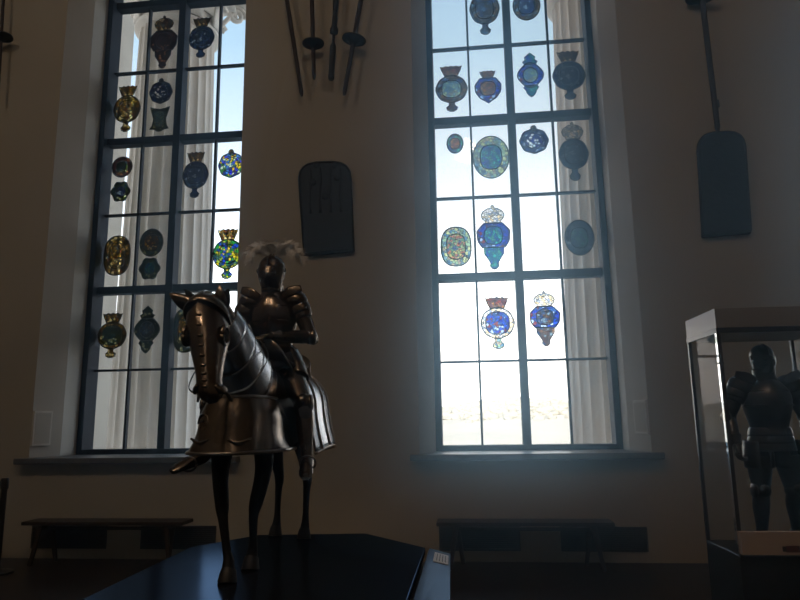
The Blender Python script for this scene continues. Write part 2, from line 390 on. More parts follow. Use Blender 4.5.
# land falling away to hazy hills
bm = NB(); N = 48; grid = []
for j in range(N):
    y = 15.2+(j/(N-1))**2.2*900
    row = []
    for i in range(N):
        x = (i/(N-1)-.5)*(160+(y-14)*1.9)
        hgt = -1.2-.02*(y-14) if y < 150 else -3.9+(y-150)*.031*(1+.35*math.sin(x*.011+1.3)+.25*math.sin(x*.029))
        row.append(bm.verts.new((x, y, hgt+.4*math.sin(x*.2+y*.13))))
    grid.append(row)
for j in range(N-1):
    for i in range(N-1): bm.faces.new((grid[j][i], grid[j][i+1], grid[j+1][i+1], grid[j+1][i]))
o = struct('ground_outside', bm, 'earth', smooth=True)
tb = NB(); bmesh.ops.create_icosphere(tb, subdivisions=2, radius=1); tv = [v.co.copy() for v in tb.verts]; tf = [[v.index for v in f.verts] for f in tb.faces]; tb.free()
TV, TF = [], []
for k in range(1100):
    y = random.uniform(260, 640); x = random.uniform(-.42, .35)*y
    hg = -3.9+(y-150)*.031*(1+.35*math.sin(x*.011+1.3)+.25*math.sin(x*.029))
    rr = random.uniform(.8, 1.8)*(.6+y/600); sz = random.uniform(.6, 1); b0 = len(TV)
    TV += [(x+v.x*rr*1.3+random.uniform(-.4, .4), y+v.y*rr*1.1+random.uniform(-.4, .4), hg+rr*.3+v.z*rr*sz+random.uniform(-.4, .4)) for v in tv]
    TF += [[q+b0 for q in f] for f in tf]
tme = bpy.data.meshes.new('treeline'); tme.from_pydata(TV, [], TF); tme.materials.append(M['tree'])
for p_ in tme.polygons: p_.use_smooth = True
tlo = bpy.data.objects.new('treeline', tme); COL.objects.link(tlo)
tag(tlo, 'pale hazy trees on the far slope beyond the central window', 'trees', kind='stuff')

# ------------------------------------------------------------------ stained glass
def ell(cx, cz, rx, rz, n=28, lob=0, amp=0, ph=0, e=2):
    out = []
    for i in range(n):
        a = 2*PI*i/n; k = 1+amp*math.cos(lob*a+ph) if lob else 1
        c, s = math.cos(a), math.sin(a)
        out.append((cx+rx*k*math.copysign(abs(c)**(2/e), c), cz+rz*k*math.copysign(abs(s)**(2/e), s)))
    return out
def sym(half): return half + [(-x, z) for x, z in half[::-1] if x > 1e-6]
def mosaic_ring(name, outer, cx, cz, rx, rz, pal, pal2, cell, parent, e=2.6, n=44):
    # outer outline resampled by length, inner edge on an ellipse; the middle is a shield of other glass
    L = [0]
    for a, b in zip(outer, outer[1:]+outer[:1]): L.append(L[-1]+math.hypot(b[0]-a[0], b[1]-a[1]))
    O = []
    k = 0
    for i in range(n):
        d = L[-1]*i/n
        while L[k+1] < d: k += 1
        a, b = outer[k], outer[(k+1) % len(outer)]; f = (d-L[k])/max(1e-9, L[k+1]-L[k]); O.append((a[0]+(b[0]-a[0])*f, a[1]+(b[1]-a[1])*f))
    I = []
    for x, z in O:
        an = math.atan2((z-cz)/rz, (x-cx)/rx); c, s_ = math.cos(an), math.sin(an)
        q = (abs(c)**e+abs(s_)**e)**(-1/e); I.append((cx+rx*q*c, cz+rz*q*s_))
    bm = NB(); R = []
    for y in (-.004, .004):
        R.append([[bm.verts.new((x, y, z)) for x, z in O], [bm.verts.new((x, y, z)) for x, z in I]])
    for i in range(n):
        j = (i+1) % n
        bm.faces.new((R[0][0][i], R[0][0][j], R[0][1][j], R[0][1][i])); bm.faces.new((R[1][0][i], R[1][1][i], R[1][1][j], R[1][0][j]))
    o = obj(name, bm, stained(pal, cell), parent)
    rim(O, 0, .009, o)
    glassplate('glass_shield', I, pal2, cell*.8, parent)
    return o
def crown_flared(cz, w, h):
    half = [(0, cz+h), (.13*w, cz+h*.87), (.26*w, cz+h*.98), (.39*w, cz+h*.85), (.54*w, cz+h*.93), (.46*w, cz+h*.5), (.36*w, cz+h*.12), (.36*w, cz), (0, cz)]
    return sym(half[:-1])
def crown_arched(cz, w, h):
    half = [(0, cz+h), (.07*w, cz+h*.93), (.05*w, cz+h*.84), (.22*w, cz+h*.8), (.42*w, cz+h*.64), (.5*w, cz+h*.45), (.44*w, cz+h*.22), (.34*w, cz+h*.12), (.34*w, cz)]
    return sym(half)
def drop(z1, w, h):  # hangs down from z1
    return sym([(.30*w, z1), (.24*w, z1-h*.35), (.5*w, z1-h*.6), (.42*w, z1-h*.85), (.15*w, z1-h), (0, z1-h)])
def taper(z1, w, h):
    return sym([(.5*w, z1), (.46*w, z1-h*.3), (.28*w, z1-h*.55), (.18*w, z1-h*.72), (.22*w, z1-h*.84), (.1*w, z1-h*.97), (0, z1-h)])
def rim(pts, y, r, parent):
    bm = NB(); n = len(pts)
    P = [V((x, y, z)) for x, z in pts]
    rs = []
    for i in range(n):
        t = (P[(i+1) % n]-P[i-1]).normalized(); nn = V((t.z, 0, -t.x))
        rs.append([P[i]+nn*r, P[i]+V((0, -r, 0)), P[i]-nn*r, P[i]+V((0, r, 0))])
    R = [[bm.verts.new(p) for p in q] for q in rs]
    for a, b in zip(R, R[1:]+R[:1]):
        for i in range(4): bm.faces.new((a[i], a[(i+1) % 4], b[(i+1) % 4], b[i]))
    obj('lead_rim', bm, 'lead', parent)
def glassplate(name, pts, pal, cell, parent, y=0, th=.008):
    bm = NB(); prism(bm, pts, y-th/2, y+th/2, lambda x, z, d: (x, d, z))
    o = obj(name, bm, stained(pal, cell), parent)
    rim(pts, y, .007, o)
    return o
def medallion(u0, v0, u1, v1, typ, pal, pal2, label, wi):
    YP = 8.985
    um, vm = (u0+u1)/2, (v0+v1)/2
    W = on_y(u1, vm, YP).x-on_y(u0, vm, YP).x; Hh = on_y(um, v0, YP).z-on_y(um, v1, YP).z
    c = on_y(um, vm, YP)
    t = thing('stained_glass_medallion', label, 'stained glass', (c.x, YP, c.z), 0, 'heraldic stained glass in window %d' % wi)
    w, h = W, Hh; hw = w/2
    cell = .042
    if typ == 'round':
        mosaic_ring('glass_body', ell(0, 0, hw, h/2, 36), 0, 0, hw*.6, h*.29, pal, pal2, cell, t)
    elif typ == 'knob':
        mosaic_ring('glass_body', ell(0, -h*.05, hw, h*.45, 36, 8, .03), 0, -h*.05, hw*.64, h*.27, pal, pal2, cell, t, 2)
        glassplate('glass_knob', ell(0, h*.42, hw*.2, h*.09, 14), 'gold', cell, t, -.009)
    elif typ == 'oval':
        mosaic_ring('glass_body', ell(0, 0, hw, h/2, 36, e=2.5), 0, 0, hw*.62, h*.32, pal, pal2, cell, t, 3)
    elif typ == 'foil':
        mosaic_ring('glass_body', ell(0, 0, hw*.93, h*.46, 48, 6, .08), 0, 0, hw*.5, h*.25, pal, pal2, cell, t, 2)
    elif typ == 'scroll':
        mosaic_ring('glass_body', sym([(0, h*.40), (.6*hw, h*.44), (hw, h*.5), (.86*hw, h*.3), (.62*hw, 0), (.75*hw, -h*.28), (hw, -h*.4), (.5*hw, -h*.42), (.2*hw, -h*.5), (0, -h*.5)]), 0, 0, hw*.5, h*.3, pal, pal2, cell*.8, t, 3)
    elif typ in ('flared', 'arched', 'ring'):
        ch = h*(.22 if typ != 'arched' else .3); ph = h*.2; bh = h-ch-ph
        bz = h/2-ch-bh/2
        cpal = 'white' if typ == 'arched' else ('gold' if pal in ('gold', 'navy', 'green', 'wine', 'mosaic') else 'crownred')
        f = crown_arched if typ == 'arched' else crown_flared
        mosaic_ring('glass_body', ell(0, bz, hw, bh*.52, 40, 8, .015), 0, bz, hw*(.72 if typ == 'ring' else .62), bh*(.38 if typ == 'ring' else .33), pal, pal2, cell, t)
        glassplate('glass_crown', f(h/2-ch, w*(.74 if typ == 'arched' else .64), ch), cpal, cell*.8, t, -.009)
        glassplate('glass_pendant', drop(bz-bh*.5, w*.36, ph+bh*.02), 'pale' if pal == 'white' else pal, cell*.8, t, -.009)
    elif typ == 'bulge':   # arched crown over broad mantled arms that taper below
        ch = h*.28; z = h/2-ch
        mosaic_ring('glass_body', sym([(0, z), (.55*hw, z), (hw, z-h*.12), (hw*.95, z-h*.28), (.7*hw, z-h*.38), (0, z-h*.38)]), 0, z-h*.195, hw*.56, h*.14, pal, pal2, cell, t)
        glassplate('glass_crown', crown_arched(z, w*.70, ch), 'gold' if pal == 'wine' else 'white', cell*.8, t, -.009)
        glassplate('glass_pendant', taper(z-h*.38, w*.62, h*.34), pal2, cell*.9, t, -.001)
    elif typ == 'heart':
        ch = h*.22; z = h/2-ch
        mosaic_ring('glass_body', sym([(0, z), (.6*hw, z), (hw, z-h*.2), (.97*hw, z-h*.42), (.62*hw, z-h*.62), (.15*hw, z-h*.73), (0, -h/2)]), 0, z-h*.32, hw*.6, h*.22, pal, pal2, cell, t)
        glassplate('glass_crown', crown_flared(z, w*.56, ch), 'crownred', cell*.7, t, -.009)
    elif typ == 'finial':
        mosaic_ring('glass_body', ell(0, 0, hw*.92, h*.27, 40, 4, .05), 0, 0, hw*.55, h*.17, pal, 'brown' if pal == 'green' else 'pale', cell, t, 2)
        glassplate('glass_crest', sym([(0, h*.5), (.16*hw, h*.46), (.40*hw, h*.4), (.34*hw, h*.34), (.56*hw, h*.3), (.44*hw, h*.24)]), pal2, cell*.8, t, -.009)
        glassplate('glass_pendant', sym([(.46*hw, -h*.24), (.56*hw, -h*.29), (.36*hw, -h*.36), (.32*hw, -h*.42), (.12*hw, -h*.48), (0, -h*.5)]), pal2, cell*.8, t, -.009)
    return t
MED = [
 (150, 16, 177, 68, 'bulge', 'wine', 'wine', 'dark wine-coloured arms under a pale arched crown, beside the top mullion', 1),
 (189, 18, 214, 57, 'flared', 'navy', 'navy', 'dark navy crowned roundel in front of the column capital', 1),
 (114, 86, 140, 131, 'flared', 'gold', 'gold', 'olive gold crowned roundel with pendant, left of a round medallion over a scroll shield', 1),
 (150, 79, 172, 103, 'knob', 'navy', 'scroll', 'small blue and white roundel directly above the hourglass scroll shield', 1),
 (150, 107, 169, 131, 'scroll', 'green', 'pale', 'small hourglass-shaped scroll shield with white arms', 1),
 (112, 157, 132, 177, 'round', 'wine', 'green', 'small dark brown roundel directly above a six-lobed one', 1),
 (111, 181, 130, 202, 'foil', 'green', 'navy', 'small dark green six-lobed medallion under a brown roundel', 1),
 (183, 152, 208, 197, 'flared', 'navy', 'navy', 'dark blue medallion with a golden crown, left of the yellow and blue roundel', 1),
 (219, 150, 243, 177, 'knob', 'bright', 'bright', 'bright yellow and blue roundel against the sky', 1),
 (104, 236, 130, 275, 'oval', 'gold', 'gold', 'tall olive oval medallion of gold mosaic pieces', 1),
 (140, 229, 163, 256, 'round', 'green', 'gold', 'green and gold roundel directly above a blue-green lobed medallion', 1),
 (139, 257, 160, 280, 'foil', 'green', 'teal', 'blue-green lobed medallion under the green and gold roundel', 1),
 (213, 229, 242, 278, 'flared', 'mosaic', 'mosaic', 'bright green and yellow crowned medallion beside the white plume', 1),
 (98, 313, 126, 357, 'ring', 'gold', 'green', 'olive crowned ring medallion at lower left, left of a spiked one', 1),
 (134, 306, 160, 353, 'finial', 'green', 'green', 'dark green medallion with spiked finials, left of the horse head', 1),
 (173, 308, 198, 352, 'oval', 'green', 'gold', 'dark oval medallion partly hidden behind the horse ear', 1),
 (470, -18, 499, 34, 'flared', 'brown', 'brown', 'brown medallion with a pendant cut off by the top of the picture', 2),
 (513, -9, 540, 20, 'round', 'brown', 'navy', 'dark blue and brown roundel cut off by the top of the picture', 2),
 (436, 66, 467, 111, 'flared', 'brown', 'pale', 'brown and pale blue crowned roundel with a hanging pendant', 2),
 (475, 71, 501, 103, 'heart', 'blue', 'crownred', 'blue and red heart-shaped medallion under a small red crown', 2),
 (517, 53, 544, 97, 'finial', 'blue', 'teal', 'blue medallion with green finials above and below', 2),
 (553, 51, 585, 99, 'flared', 'navy', 'navy', 'dark blue-grey crowned medallion in front of the column', 2),
 (447, 134, 463, 153, 'round', 'teal', 'crownred', 'smallest medallion, teal oval with an orange flower', 2),
 (473, 136, 509, 178, 'round', 'pale', 'teal', 'largest roundel, pale green mosaic ring around blue arms', 2),
 (520, 126, 548, 153, 'knob', 'navy', 'scroll', 'dark blue roundel with white scrolls and a golden knob', 2),
 (559, 122, 588, 180, 'arched', 'navy', 'navy', 'navy roundel under a pale arched crown with long pendant before the column', 2),
 (441, 227, 471, 266, 'oval', 'pale', 'pink', 'rounded square medallion of pale green and pink pieces', 2),
 (477, 205, 510, 269, 'bulge', 'blue', 'teal', 'tall blue and teal arms under a pale arched crown', 2),
 (565, 220, 594, 255, 'round', 'navy', 'teal', 'dark blue round medallion with teal centre in front of the column', 2),
 (481, 297, 514, 348, 'ring', 'white', 'blue', 'white-ringed medallion with blue and red arms under a small crown', 2),
 (530, 291, 560, 346, 'bulge', 'blue', 'brown', 'deep blue arms under a pale arched crown, lowest in the right half', 2),
 (786, 30, 808, 60, 'flared', 'navy', 'brown', 'dark crowned medallion in the window at the right edge', 3),
]
for m_ in MED:
    medallion(*m_[:7], m_[7], m_[8])

# ------------------------------------------------------------------ wall pieces
def hung_plaque(pts, name, label):
    """shield-like iron panel against the wall; PTS: outline in x,z"""
    cx = sum(p[0] for p in pts)/len(pts); cz = sum(p[1] for p in pts)/len(pts)
    t = thing(name, label, 'shield', (cx, YW, cz), 0, 'iron wall shields')
    P = [(x-cx, z-cz) for x, z in pts]
    bm = NB(); prism(bm, P, -.075, -.005, lambda x, z, d: (x, d, z)); o = obj('shield_board', bm, 'plaque', t); bev(o, .012)
    bm = NB(); n = len(P)
    limb(bm, [(x*.965, -.078, z*.965, .014) for x, z in P+[P[0]]], 8, 1, side=V((0, 1, 0))); obj('rim', bm, 'plaque', t, True)
    return t, P
def arch_outline(bl, br, tr, tl, top, n=9):
    pts = [bl, br, tr]
    for i in range(1, n):
        a = PI*i/n
        e = .62
        x = (tr[0]+tl[0])/2+(tr[0]-tl[0])/2*math.copysign(abs(math.cos(a))**e, math.cos(a))
        base = tr[1]+(tl[1]-tr[1])*i/n
        pts.append((x, base+(top-(tr[1]+tl[1])/2)*math.sin(a)**.85))
    return pts+[tl]
def xz(u, v, y=7.965): p = on_y(u, v, y); return (p.x, p.z)
t, P = hung_plaque(arch_outline(xz(303.5, 256), xz(354, 251), xz(351, 177), xz(298, 178), xz(325, 161)[1]), 'wall_hung_shield', 'dark arched iron shield with carved strips hanging above and right of the rider')
t['group'] = 'iron wall shields'; t.name = 'iron_shield'
for i, x in enumerate((-.2, -.07, .07, .2)):
    bm = NB(); limb(bm, [(x, -.078, .20, .012), (x+.01, -.082, .02, .02), (x, -.082, -.15, .012), (x+.012, -.078, -.42, .018)], 8, 4, side=V((1, 0, 0))); obj('carved_strip', bm, 'plaque', t, True)
bm = NB()
for x, z in ((-.12, .24), (.12, .22), (-.16, .0), (.16, .05), (0, -.2)): ball(bm, (x, -.078, z), .045, 12, (1, .5, 1))
obj('boss_relief', bm, 'plaque', t, True)
t, P = hung_plaque(arch_outline(xz(703, 237), xz(752, 233), xz(746, 146), xz(698, 150), xz(722, 131)[1]), 'iron_shield', 'plain dark arched iron shield hanging below the pole above the glass case')
bm = NB(); box(bm, (-.27, -.082, -.08), (.27, -.07, -.02)); obj('cross_band', bm, 'plaque', t)
bm = NB(); tube(bm, (.02, -.04, .63), (.02, -.04, .72), .03); obj('hanging_lug', bm, 'plaque', t, True)
def staff(ua, va, ub, vb, y, label, name='tournament_lance', cat='lance', ext=2.4, r=.022, vamp=None, mace=False, rend=None):
    a = on_y(ua, va, y); b = on_y(ub, vb, y); d = (a-b).normalized()
    t = thing(name, label, cat, b, 0, 'staff weapons on the wall')
    L = (a-b).length+ext
    q = V((0, 0, 1)).rotation_difference(d).to_matrix().to_4x4()
    bm = NB()
    if mace:
        lathe(bm, [(.028, 0), (.045, .03), (.038, .08), (.042, .45), (.038, .5), (.018, .53), (.018, .66), (.055, .68), (.06, .73), (.036, .78), (.036, .9), (.03, .95), (.042, 1.1), (.048, L*.8), (.02, L)], 16, mtx=q)
    else:
        lathe(bm, [(r*.6, 0), (r, .05), (r*1.05, .6), (r*1.1, L*.5), (r*.5, L)], 12, mtx=q)
    obj('shaft', bm, 'shaft' if not mace else 'vamp', t, True, angle=50)
    if vamp:
        p = on_y(vamp[0], vamp[1], y); h = (p-b).length; R = vamp[2]
        bm = NB(); lathe(bm, [(R*.16, h-.05), (R*.4, h+.01), (R*.8, h+.035), (R, h+.03), (R, h+.045), (R*.78, h+.06), (R*.36, h+.04), (R*.16, h)], 28, mtx=q)
        obj('vamplate', bm, 'vamp', t, True, angle=50)
    bm = NB()  # iron bracket that ties it to the wall
    c = d*(L*.9)
    tube(bm, c, V((c.x, YW-b.y-.004, c.z)), .012); obj('wall_bracket', bm, 'vamp', t)
    return t
staff(287, 0, 302, 96, 7.86, 'thin dark pole leftmost of the four staff weapons over the rider', 'pole_weapon', 'pole', r=.026)
staff(312, 0, 314, 79, 7.84, 'lance with the smaller disc guard, between the thin pole and the mace', vamp=(313, 46, .145), r=.027)
staff(336, 0, 331, 80, 7.86, 'thick mace-like shaft without a disc guard, between the two lances', 'mace', 'mace', mace=True)
staff(361, 0, 344, 95, 7.84, 'tilted lance with the larger disc guard, right of the mace', vamp=(353, 42, .16), r=.029)
staff(703.5, 10, 718, 131, 7.86, 'thin dark pole with a round guard above the plain iron shield', 'pole_weapon', 'pole', vamp=(701.5, -2, .2), r=.032)
staff(3, 5, -2, 96, 7.84, 'lance with a disc guard at the far left edge of the wall', vamp=(0, 39, .15), r=.02)

# air vents
for i, (x0, x1, lab) in enumerate(((-5.537, -4.55, 'dark wall vent under the left end of the bench left of the horse'), (-4.104, -3.155, 'dark wall vent under the right end of the bench left of the horse'),
                                  (-.452, .48, 'dark wall vent under the left end of the central bench'), (.937, 1.9, 'dark wall vent under the right end of the central bench'))):
    t = thing('air_vent', lab, 'vent', ((x0+x1)/2, YW, .12), 0, 'low air vents in the wall')
    w = (x1-x0)/2
    bm = NB()
    for lo, hi in (((-w, -.02, 0), (w, 0, .025)), ((-w, -.02, .245), (w, 0, .27)), ((-w, -.02, .025), (-w+.025, 0, .245)), ((w-.025, -.02, .025), (w, 0, .245))): box(bm, lo, hi)
    obj('vent_frame', bm, 'vent', t)
    bm = NB()
    for k in range(9): box(bm, (-w+.025, -.012, .032+k*.0235), (w-.025, -.002, .046+k*.0235))
    obj('vent_grille', bm, 'vent', t)
    bm = NB(); box(bm, (-w+.02, -.002, .02), (w-.02, .006, .25)); obj('vent_backing', bm, 'slit', t)

# benches
def bench(x0, x1, y, label):
    t = thing('wooden_bench', label, 'bench', ((x0+x1)/2, y, 0), 0, 'benches along the wall')
    w = (x1-x0)/2
    bm = NB(); box(bm, (-w, -.16, .455), (w, .16, .495)); o = obj('seat', bm, 'dark_wood', t); bev(o, .006)
    for s in (-1, 1):
        for f in (-1, 1):
            bm = NB(); limb(bm, [(s*(w-.22), f*.1, .46, .028, .022), (s*(w-.14 if f < 0 else w-.28), f*.14, 0.0, .024, .018)], 8, 1, exp=4); obj('leg', bm, 'dark_wood', t)
        bm = NB(); box(bm, (s*(w-.22)-.02, -.11, .40), (s*(w-.22)+.02, .11, .455)); obj('leg_cleat', bm, 'dark_wood', t)
    bm = NB(); box(bm, (-w+.2, -.012, .385), (w-.2, .012, .425)); obj('stretcher', bm, 'dark_wood', t)
bench(-5.385, -3.392, 7.75, 'long dark wooden bench against the wall left of the horse')
bench(-.457, 1.468, 7.75, 'long dark wooden bench against the wall under the central window')

# barrier post
p = heading(-4.55, 7.75, 0)
t = thing('barrier_post', 'black barrier post with belt at the left edge', 'barrier', p)
bm = NB(); lathe(bm, [(.17, 0), (.17, .02), (.06, .035), (.03, .05)], 28); obj('base', bm, 'caseframe', t, True, angle=40)
bm = NB(); lathe(bm, [(.033, .04), (.033, .95)], 16); obj('post', bm, 'caseframe', t, True, angle=40)
bm = NB(); lathe(bm, [(.043, .91), (.043, 1.02), (.035, 1.035)], 16); obj('belt_head', bm, 'caseframe', t, True, angle=40)
bm = NB(); box(bm, (-2.4, -.004, .945), (-.04, .004, .995)); obj('belt', bm, 'belt', t)

# ------------------------------------------------------------------ platform
HP = .62
t = thing('display_platform', 'low black eight-sided platform under the horse with glossy top', 'platform', (0, 0, 0), YAW)
oct_ = [(-1.30, 6.17), (-.34, 6.17), (.17, 5.45), (-.06, 3.2), (-.45, 2.5), (-1.5, 2.5), (-1.92, 3.2), (-1.74, 5.62)]
cx, cy = -.85, 4.4
def grow(k): return [(cx+(x-cx)*k, cy+(y-cy)*k) for x, y in oct_]
bm = NB(); prism(bm, grow(.97), 0, HP-.05); obj('platform_body', bm, 'black_side', t)
bm = NB(); prism(bm, oct_, HP-.05, HP); o = obj('platform_top', bm, 'black_top', t); bev(o, .004, 2)
# reading rail on the right side
t = thing('label_rail', 'sloping pale label rail along the right side of the platform', 'label rail', (0, 0, 0), YAW)
bm = NB()
def railmap(s, e, k):   # s along 0..1, e across 0..1
    a = V((.200, 5.40, .625)).lerp(V((-.02, 3.2, .625)), s); b = V((.355, 5.28, .603)).lerp(V((.20, 3.2, .603)), s)
    return a.lerp(b, e)+V((0, 0, k))
prism(bm, [(0, 0), (1, 0), (1, 1), (0, 1)], -.03, 0, railmap); obj('rail_panel', bm, 'railwhite', t)
bm = NB(); prism(bm, [(.05, .3), (.20, .3), (.20, .92), (.05, .92)], 0, .004, railmap); obj('label_card', bm, 'railcard', t)
bm = NB()
for k in range(4):
    e0 = .42+.12*k; prism(bm, [(.07, e0), (.18, e0), (.18, e0+.035), (.07, e0+.035)], .004, .0055, railmap)
obj('label_lines', bm, 'cardink', t)
for s in (.15, .85):
    p = railmap(s, .5, -.03)
    bm = NB(); tube(bm, p, V((p.x, p.y, 0)), .02); obj('rail_post', bm, 'caseframe', t)

# ------------------------------------------------------------------ armour kit
def knight(t, J, mt, under=True, helm_yaw=0, s=1.0, helm=1.0):
    """plates over a padded body; J: joint name -> point (x,y,z) in T's frame"""
    J = {k: V(v) for k, v in J.items()}
    def sd(n): return [(J[n+'_l'], 1), (J[n+'_r'], -1)]
    # padded body, one surface
    bm = NB()
    pel, nk, hd = J['pelvis'], J['neck'], J['head']
    mid = pel.lerp(nk, .5)
    limb(bm, [(*(pel-V((0, 0, .1*s))), .12*s, .1*s), (*pel, .15*s, .11*s), (*mid, .14*s, .1*s), (*pel.lerp(nk, .85), .17*s, .1*s), (*nk, .07*s, .07*s), (*hd, .07*s, .08*s)], 16, 3)
    for k, q in (('l', 1), ('r', -1)):
        limb(bm, [(*J['shoulder_'+k].lerp(nk, .3), .06*s), (*J['shoulder_'+k], .058*s), (*J['elbow_'+k], .042*s), (*J['wrist_'+k], .03*s)], 12, 3, side=V((0, 1, .1)))
        limb(bm, [(*J['hip_'+k].lerp(pel, .4), .09*s), (*J['hip_'+k], .09*s), (*J['knee_'+k], .055*s), (*J['knee_'+k].lerp(J['ankle_'+k], .35), .055*s), (*J['ankle_'+k], .035*s), (*J['toe_'+k], .03*s)], 12, 3, side=V((1, .1, .05)))
    fuse(obj('padded_body', bm, 'cloth', t, True), .016, 3)
    # cuirass
    up = (nk-pel); 
    bm = NB()
    Q = [(0.10, .158, .128), (.2, .150, .120), (.38, .172, .142), (.58, .196, .158), (.76, .192, .145), (.90, .150, .112), (.98, .095, .085)]
    rs = []
    for f, rx, ry in crom([list(q) for q in Q], 4):
        c = pel+up*f; ring = []
        for i in range(32):
            a = 2*PI*i/32; ca, sa = math.cos(a), math.sin(a)
            ridge = .022*s*max(0, -sa)**10
            ring.append(c+V((rx*s*ca, ry*s*sa*(1.08 if sa < 0 else .9)-ridge, 0)))
        rs.append(ring)
    rings(bm, rs); obj('breastplate', bm, mt, t, True, angle=60)
    bm = NB()
    for f, rr in ((.56, 1.012), (.80, 1.01)):
        c = pel+up*f; rx, ry = (.196*s*rr, .158*s*rr) if f < .7 else (.185*s*rr, .14*s*rr)
        limb(bm, [(*(c+V((rx*math.cos(a), -abs(ry*1.08*math.sin(a)), 0))), .007*s) for a in [PI*i/16 for i in range(17)]], 8, 1, side=V((0, 0, 1)))
    obj('breastplate_rolls', bm, mt, t, True)
    # fauld lames and tassets
    for i in range(3):
        bm = NB(); z0 = .10-.06*i; k = 1+.05*i
        limb(bm, [(*(pel+V((0, 0, z0*s))), .158*k*s, .128*k*s), (*(pel+V((0, 0, (z0-.035)*s))), .168*k*s, .138*k*s), (*(pel+V((0, 0, (z0-.07)*s))), .172*k*s, .142*k*s)], 28, 2, cap=False)
        solid(obj('fauld_lame', bm, mt, t, True), .004)
    for k, q in (('l', 1), ('r', -1)):
        hp, kn, an, toe = J['hip_'+k], J['knee_'+k], J['ankle_'+k], J['toe_'+k]
        th = (kn-hp); 
        bm = NB()
        a = hp+V((q*.02*s, -.02*s, .04*s)); b = hp.lerp(kn, .5)
        limb(bm, [(*a, .10*s, .105*s), (*a.lerp(b, .5), .115*s, .115*s), (*b, .112*s, .112*s)], 16, 4, side=V((1, 0, .001)), arc=(-250, 70) if q > 0 else (110, 430), cap=False)
        solid(obj('tasset', bm, mt, t, True), .004)
        bm = NB(); limb(bm, [(*hp.lerp(kn, .25), .100*s), (*hp.lerp(kn, .6), .090*s), (*hp.lerp(kn, .97), .068*s)], 20, 4); obj('cuisse', bm, mt, t, True, angle=60)
        bm = NB(); ball(bm, kn, .074*s, 18, (1, 1, 1))
        fw = V((0, -1, .35)).normalized()
        ball(bm, kn+V((q*.055*s, 0, 0)), .062*s, 16, (.4, 1, 1.05)); ball(bm, kn+fw*.052*s, .04*s, 12)
        obj('poleyn', bm, mt, t, True)
        bm = NB(); sh = an-kn
        limb(bm, [(*kn.lerp(an, .10), .062*s), (*(kn.lerp(an, .34)+V((0, .008, 0))), .066*s, .070*s), (*kn.lerp(an, .7), .050*s), (*kn.lerp(an, .93), .043*s), (*kn.lerp(an, 1.02), .050*s)], 20, 4); obj('greave', bm, mt, t, True, angle=60)
        bm = NB(); ft = toe-an
        limb(bm, [(*(an-ft*.25), .040*s), (*an, .050*s, .052*s), (*an.lerp(toe, .45), .050*s, .040*s), (*an.lerp(toe, .8), .048*s, .026*s), (*toe, .026*s, .014*s)], 16, 4, side=V((1, 0, 0)))
        obj('sabaton', bm, mt, t, True, angle=60)
        sh_, el, wr = J['shoulder_'+k], J['elbow_'+k], J['wrist_'+k]
        # pauldron: three overlapping lames and an upright flange
        bm = NB()
        ball(bm, sh_+V((-q*.015*s, 0, .012*s)), .098*s, 20, (1.05, 1.1, .92))
        obj('pauldron', bm, mt, t, True)
        for i in range(2):
            bm = NB(); c = sh_.lerp(el, .16+.14*i)
            dd = (el-sh_).normalized()
            limb(bm, [(*(c-dd*.03*s), (.082-.008*i)*s), (*(c+dd*.01*s), (.090-.008*i)*s), (*(c+dd*.05*s), (.086-.010*i)*s)], 20, 2, side=V((0, 1, .05)), cap=False)
            solid(obj('pauldron_lame', bm, mt, t, True), .004)
        bm = NB()
        limb(bm, [(*(sh_+V((-q*.10*s, -.09*s, .035*s))), .006*s, .03*s), (*(sh_+V((-q*.03*s, -.105*s, .075*s))), .006*s, .042*s), (*(sh_+V((q*.05*s, -.07*s, .105*s))), .006*s, .03*s)], 10, 5, side=V((0, 1, 0))); obj('pauldron_flange', bm, mt, t, True)
        bm = NB(); limb(bm, [(*sh_.lerp(el, .4), .062*s), (*sh_.lerp(el, .7), .058*s), (*sh_.lerp(el, .96), .050*s)], 18, 3, side=V((0, 1, .05))); obj('rerebrace', bm, mt, t, True, angle=60)
        bm = NB(); ball(bm, el, .060*s, 16); out = ((el-sh_).normalized()-(wr-el).normalized()); out = out.normalized() if out.length > .05 else V((q, 0, 0))
        ball(bm, el+out*.03*s, .045*s, 14); ball(bm, el+V((q*.03*s, -.02*s, 0)), .06*s, 14, (.5, 1, 1)); obj('couter', bm, mt, t, True)
        bm = NB(); limb(bm, [(*el.lerp(wr, .12), .052*s), (*el.lerp(wr, .4), .052*s), (*el.lerp(wr, .85), .036*s), (*wr, .038*s)], 18, 3, side=V((0, 1, .05))); obj('vambrace', bm, mt, t, True, angle=60)
        # gauntlet: flared cuff, back of hand, four curled fingers and a thumb
        d = (wr-el).normalized(); hand = J.get('handdir_'+k, d); hand = V(hand).normalized()
        acr = V((0, 0, 1)).cross(hand); acr = acr.normalized() if acr.length > .2 else V((q, 0, 0))*1.0
        if abs(hand.z) > .8: acr = V((0, -1, 0))
        dn = hand.cross(acr).normalized()
        if abs(hand.z) > .8:
            dn = V((-q, 0, 0))
        elif dn.z > 0: dn = -dn
        bm = NB()
        limb(bm, [(*(wr-d*.075*s), .056*s), (*(wr-d*.03*s), .042*s), (*(wr+hand*.005), .036*s)], 18, 3, side=V((0, 1, .05)), cap=False)
        g = obj('gauntlet', bm, mt, t, True); solid(g, .004)
        bm = NB()
        limb(bm, [(*wr, .032*s, .024*s), (*(wr+hand*.045*s), .043*s, .021*s), (*(wr+hand*.085*s), .045*s, .019*s)], 16, 3, side=acr, exp=2.8); obj('hand_plate', bm, mt, g, True)
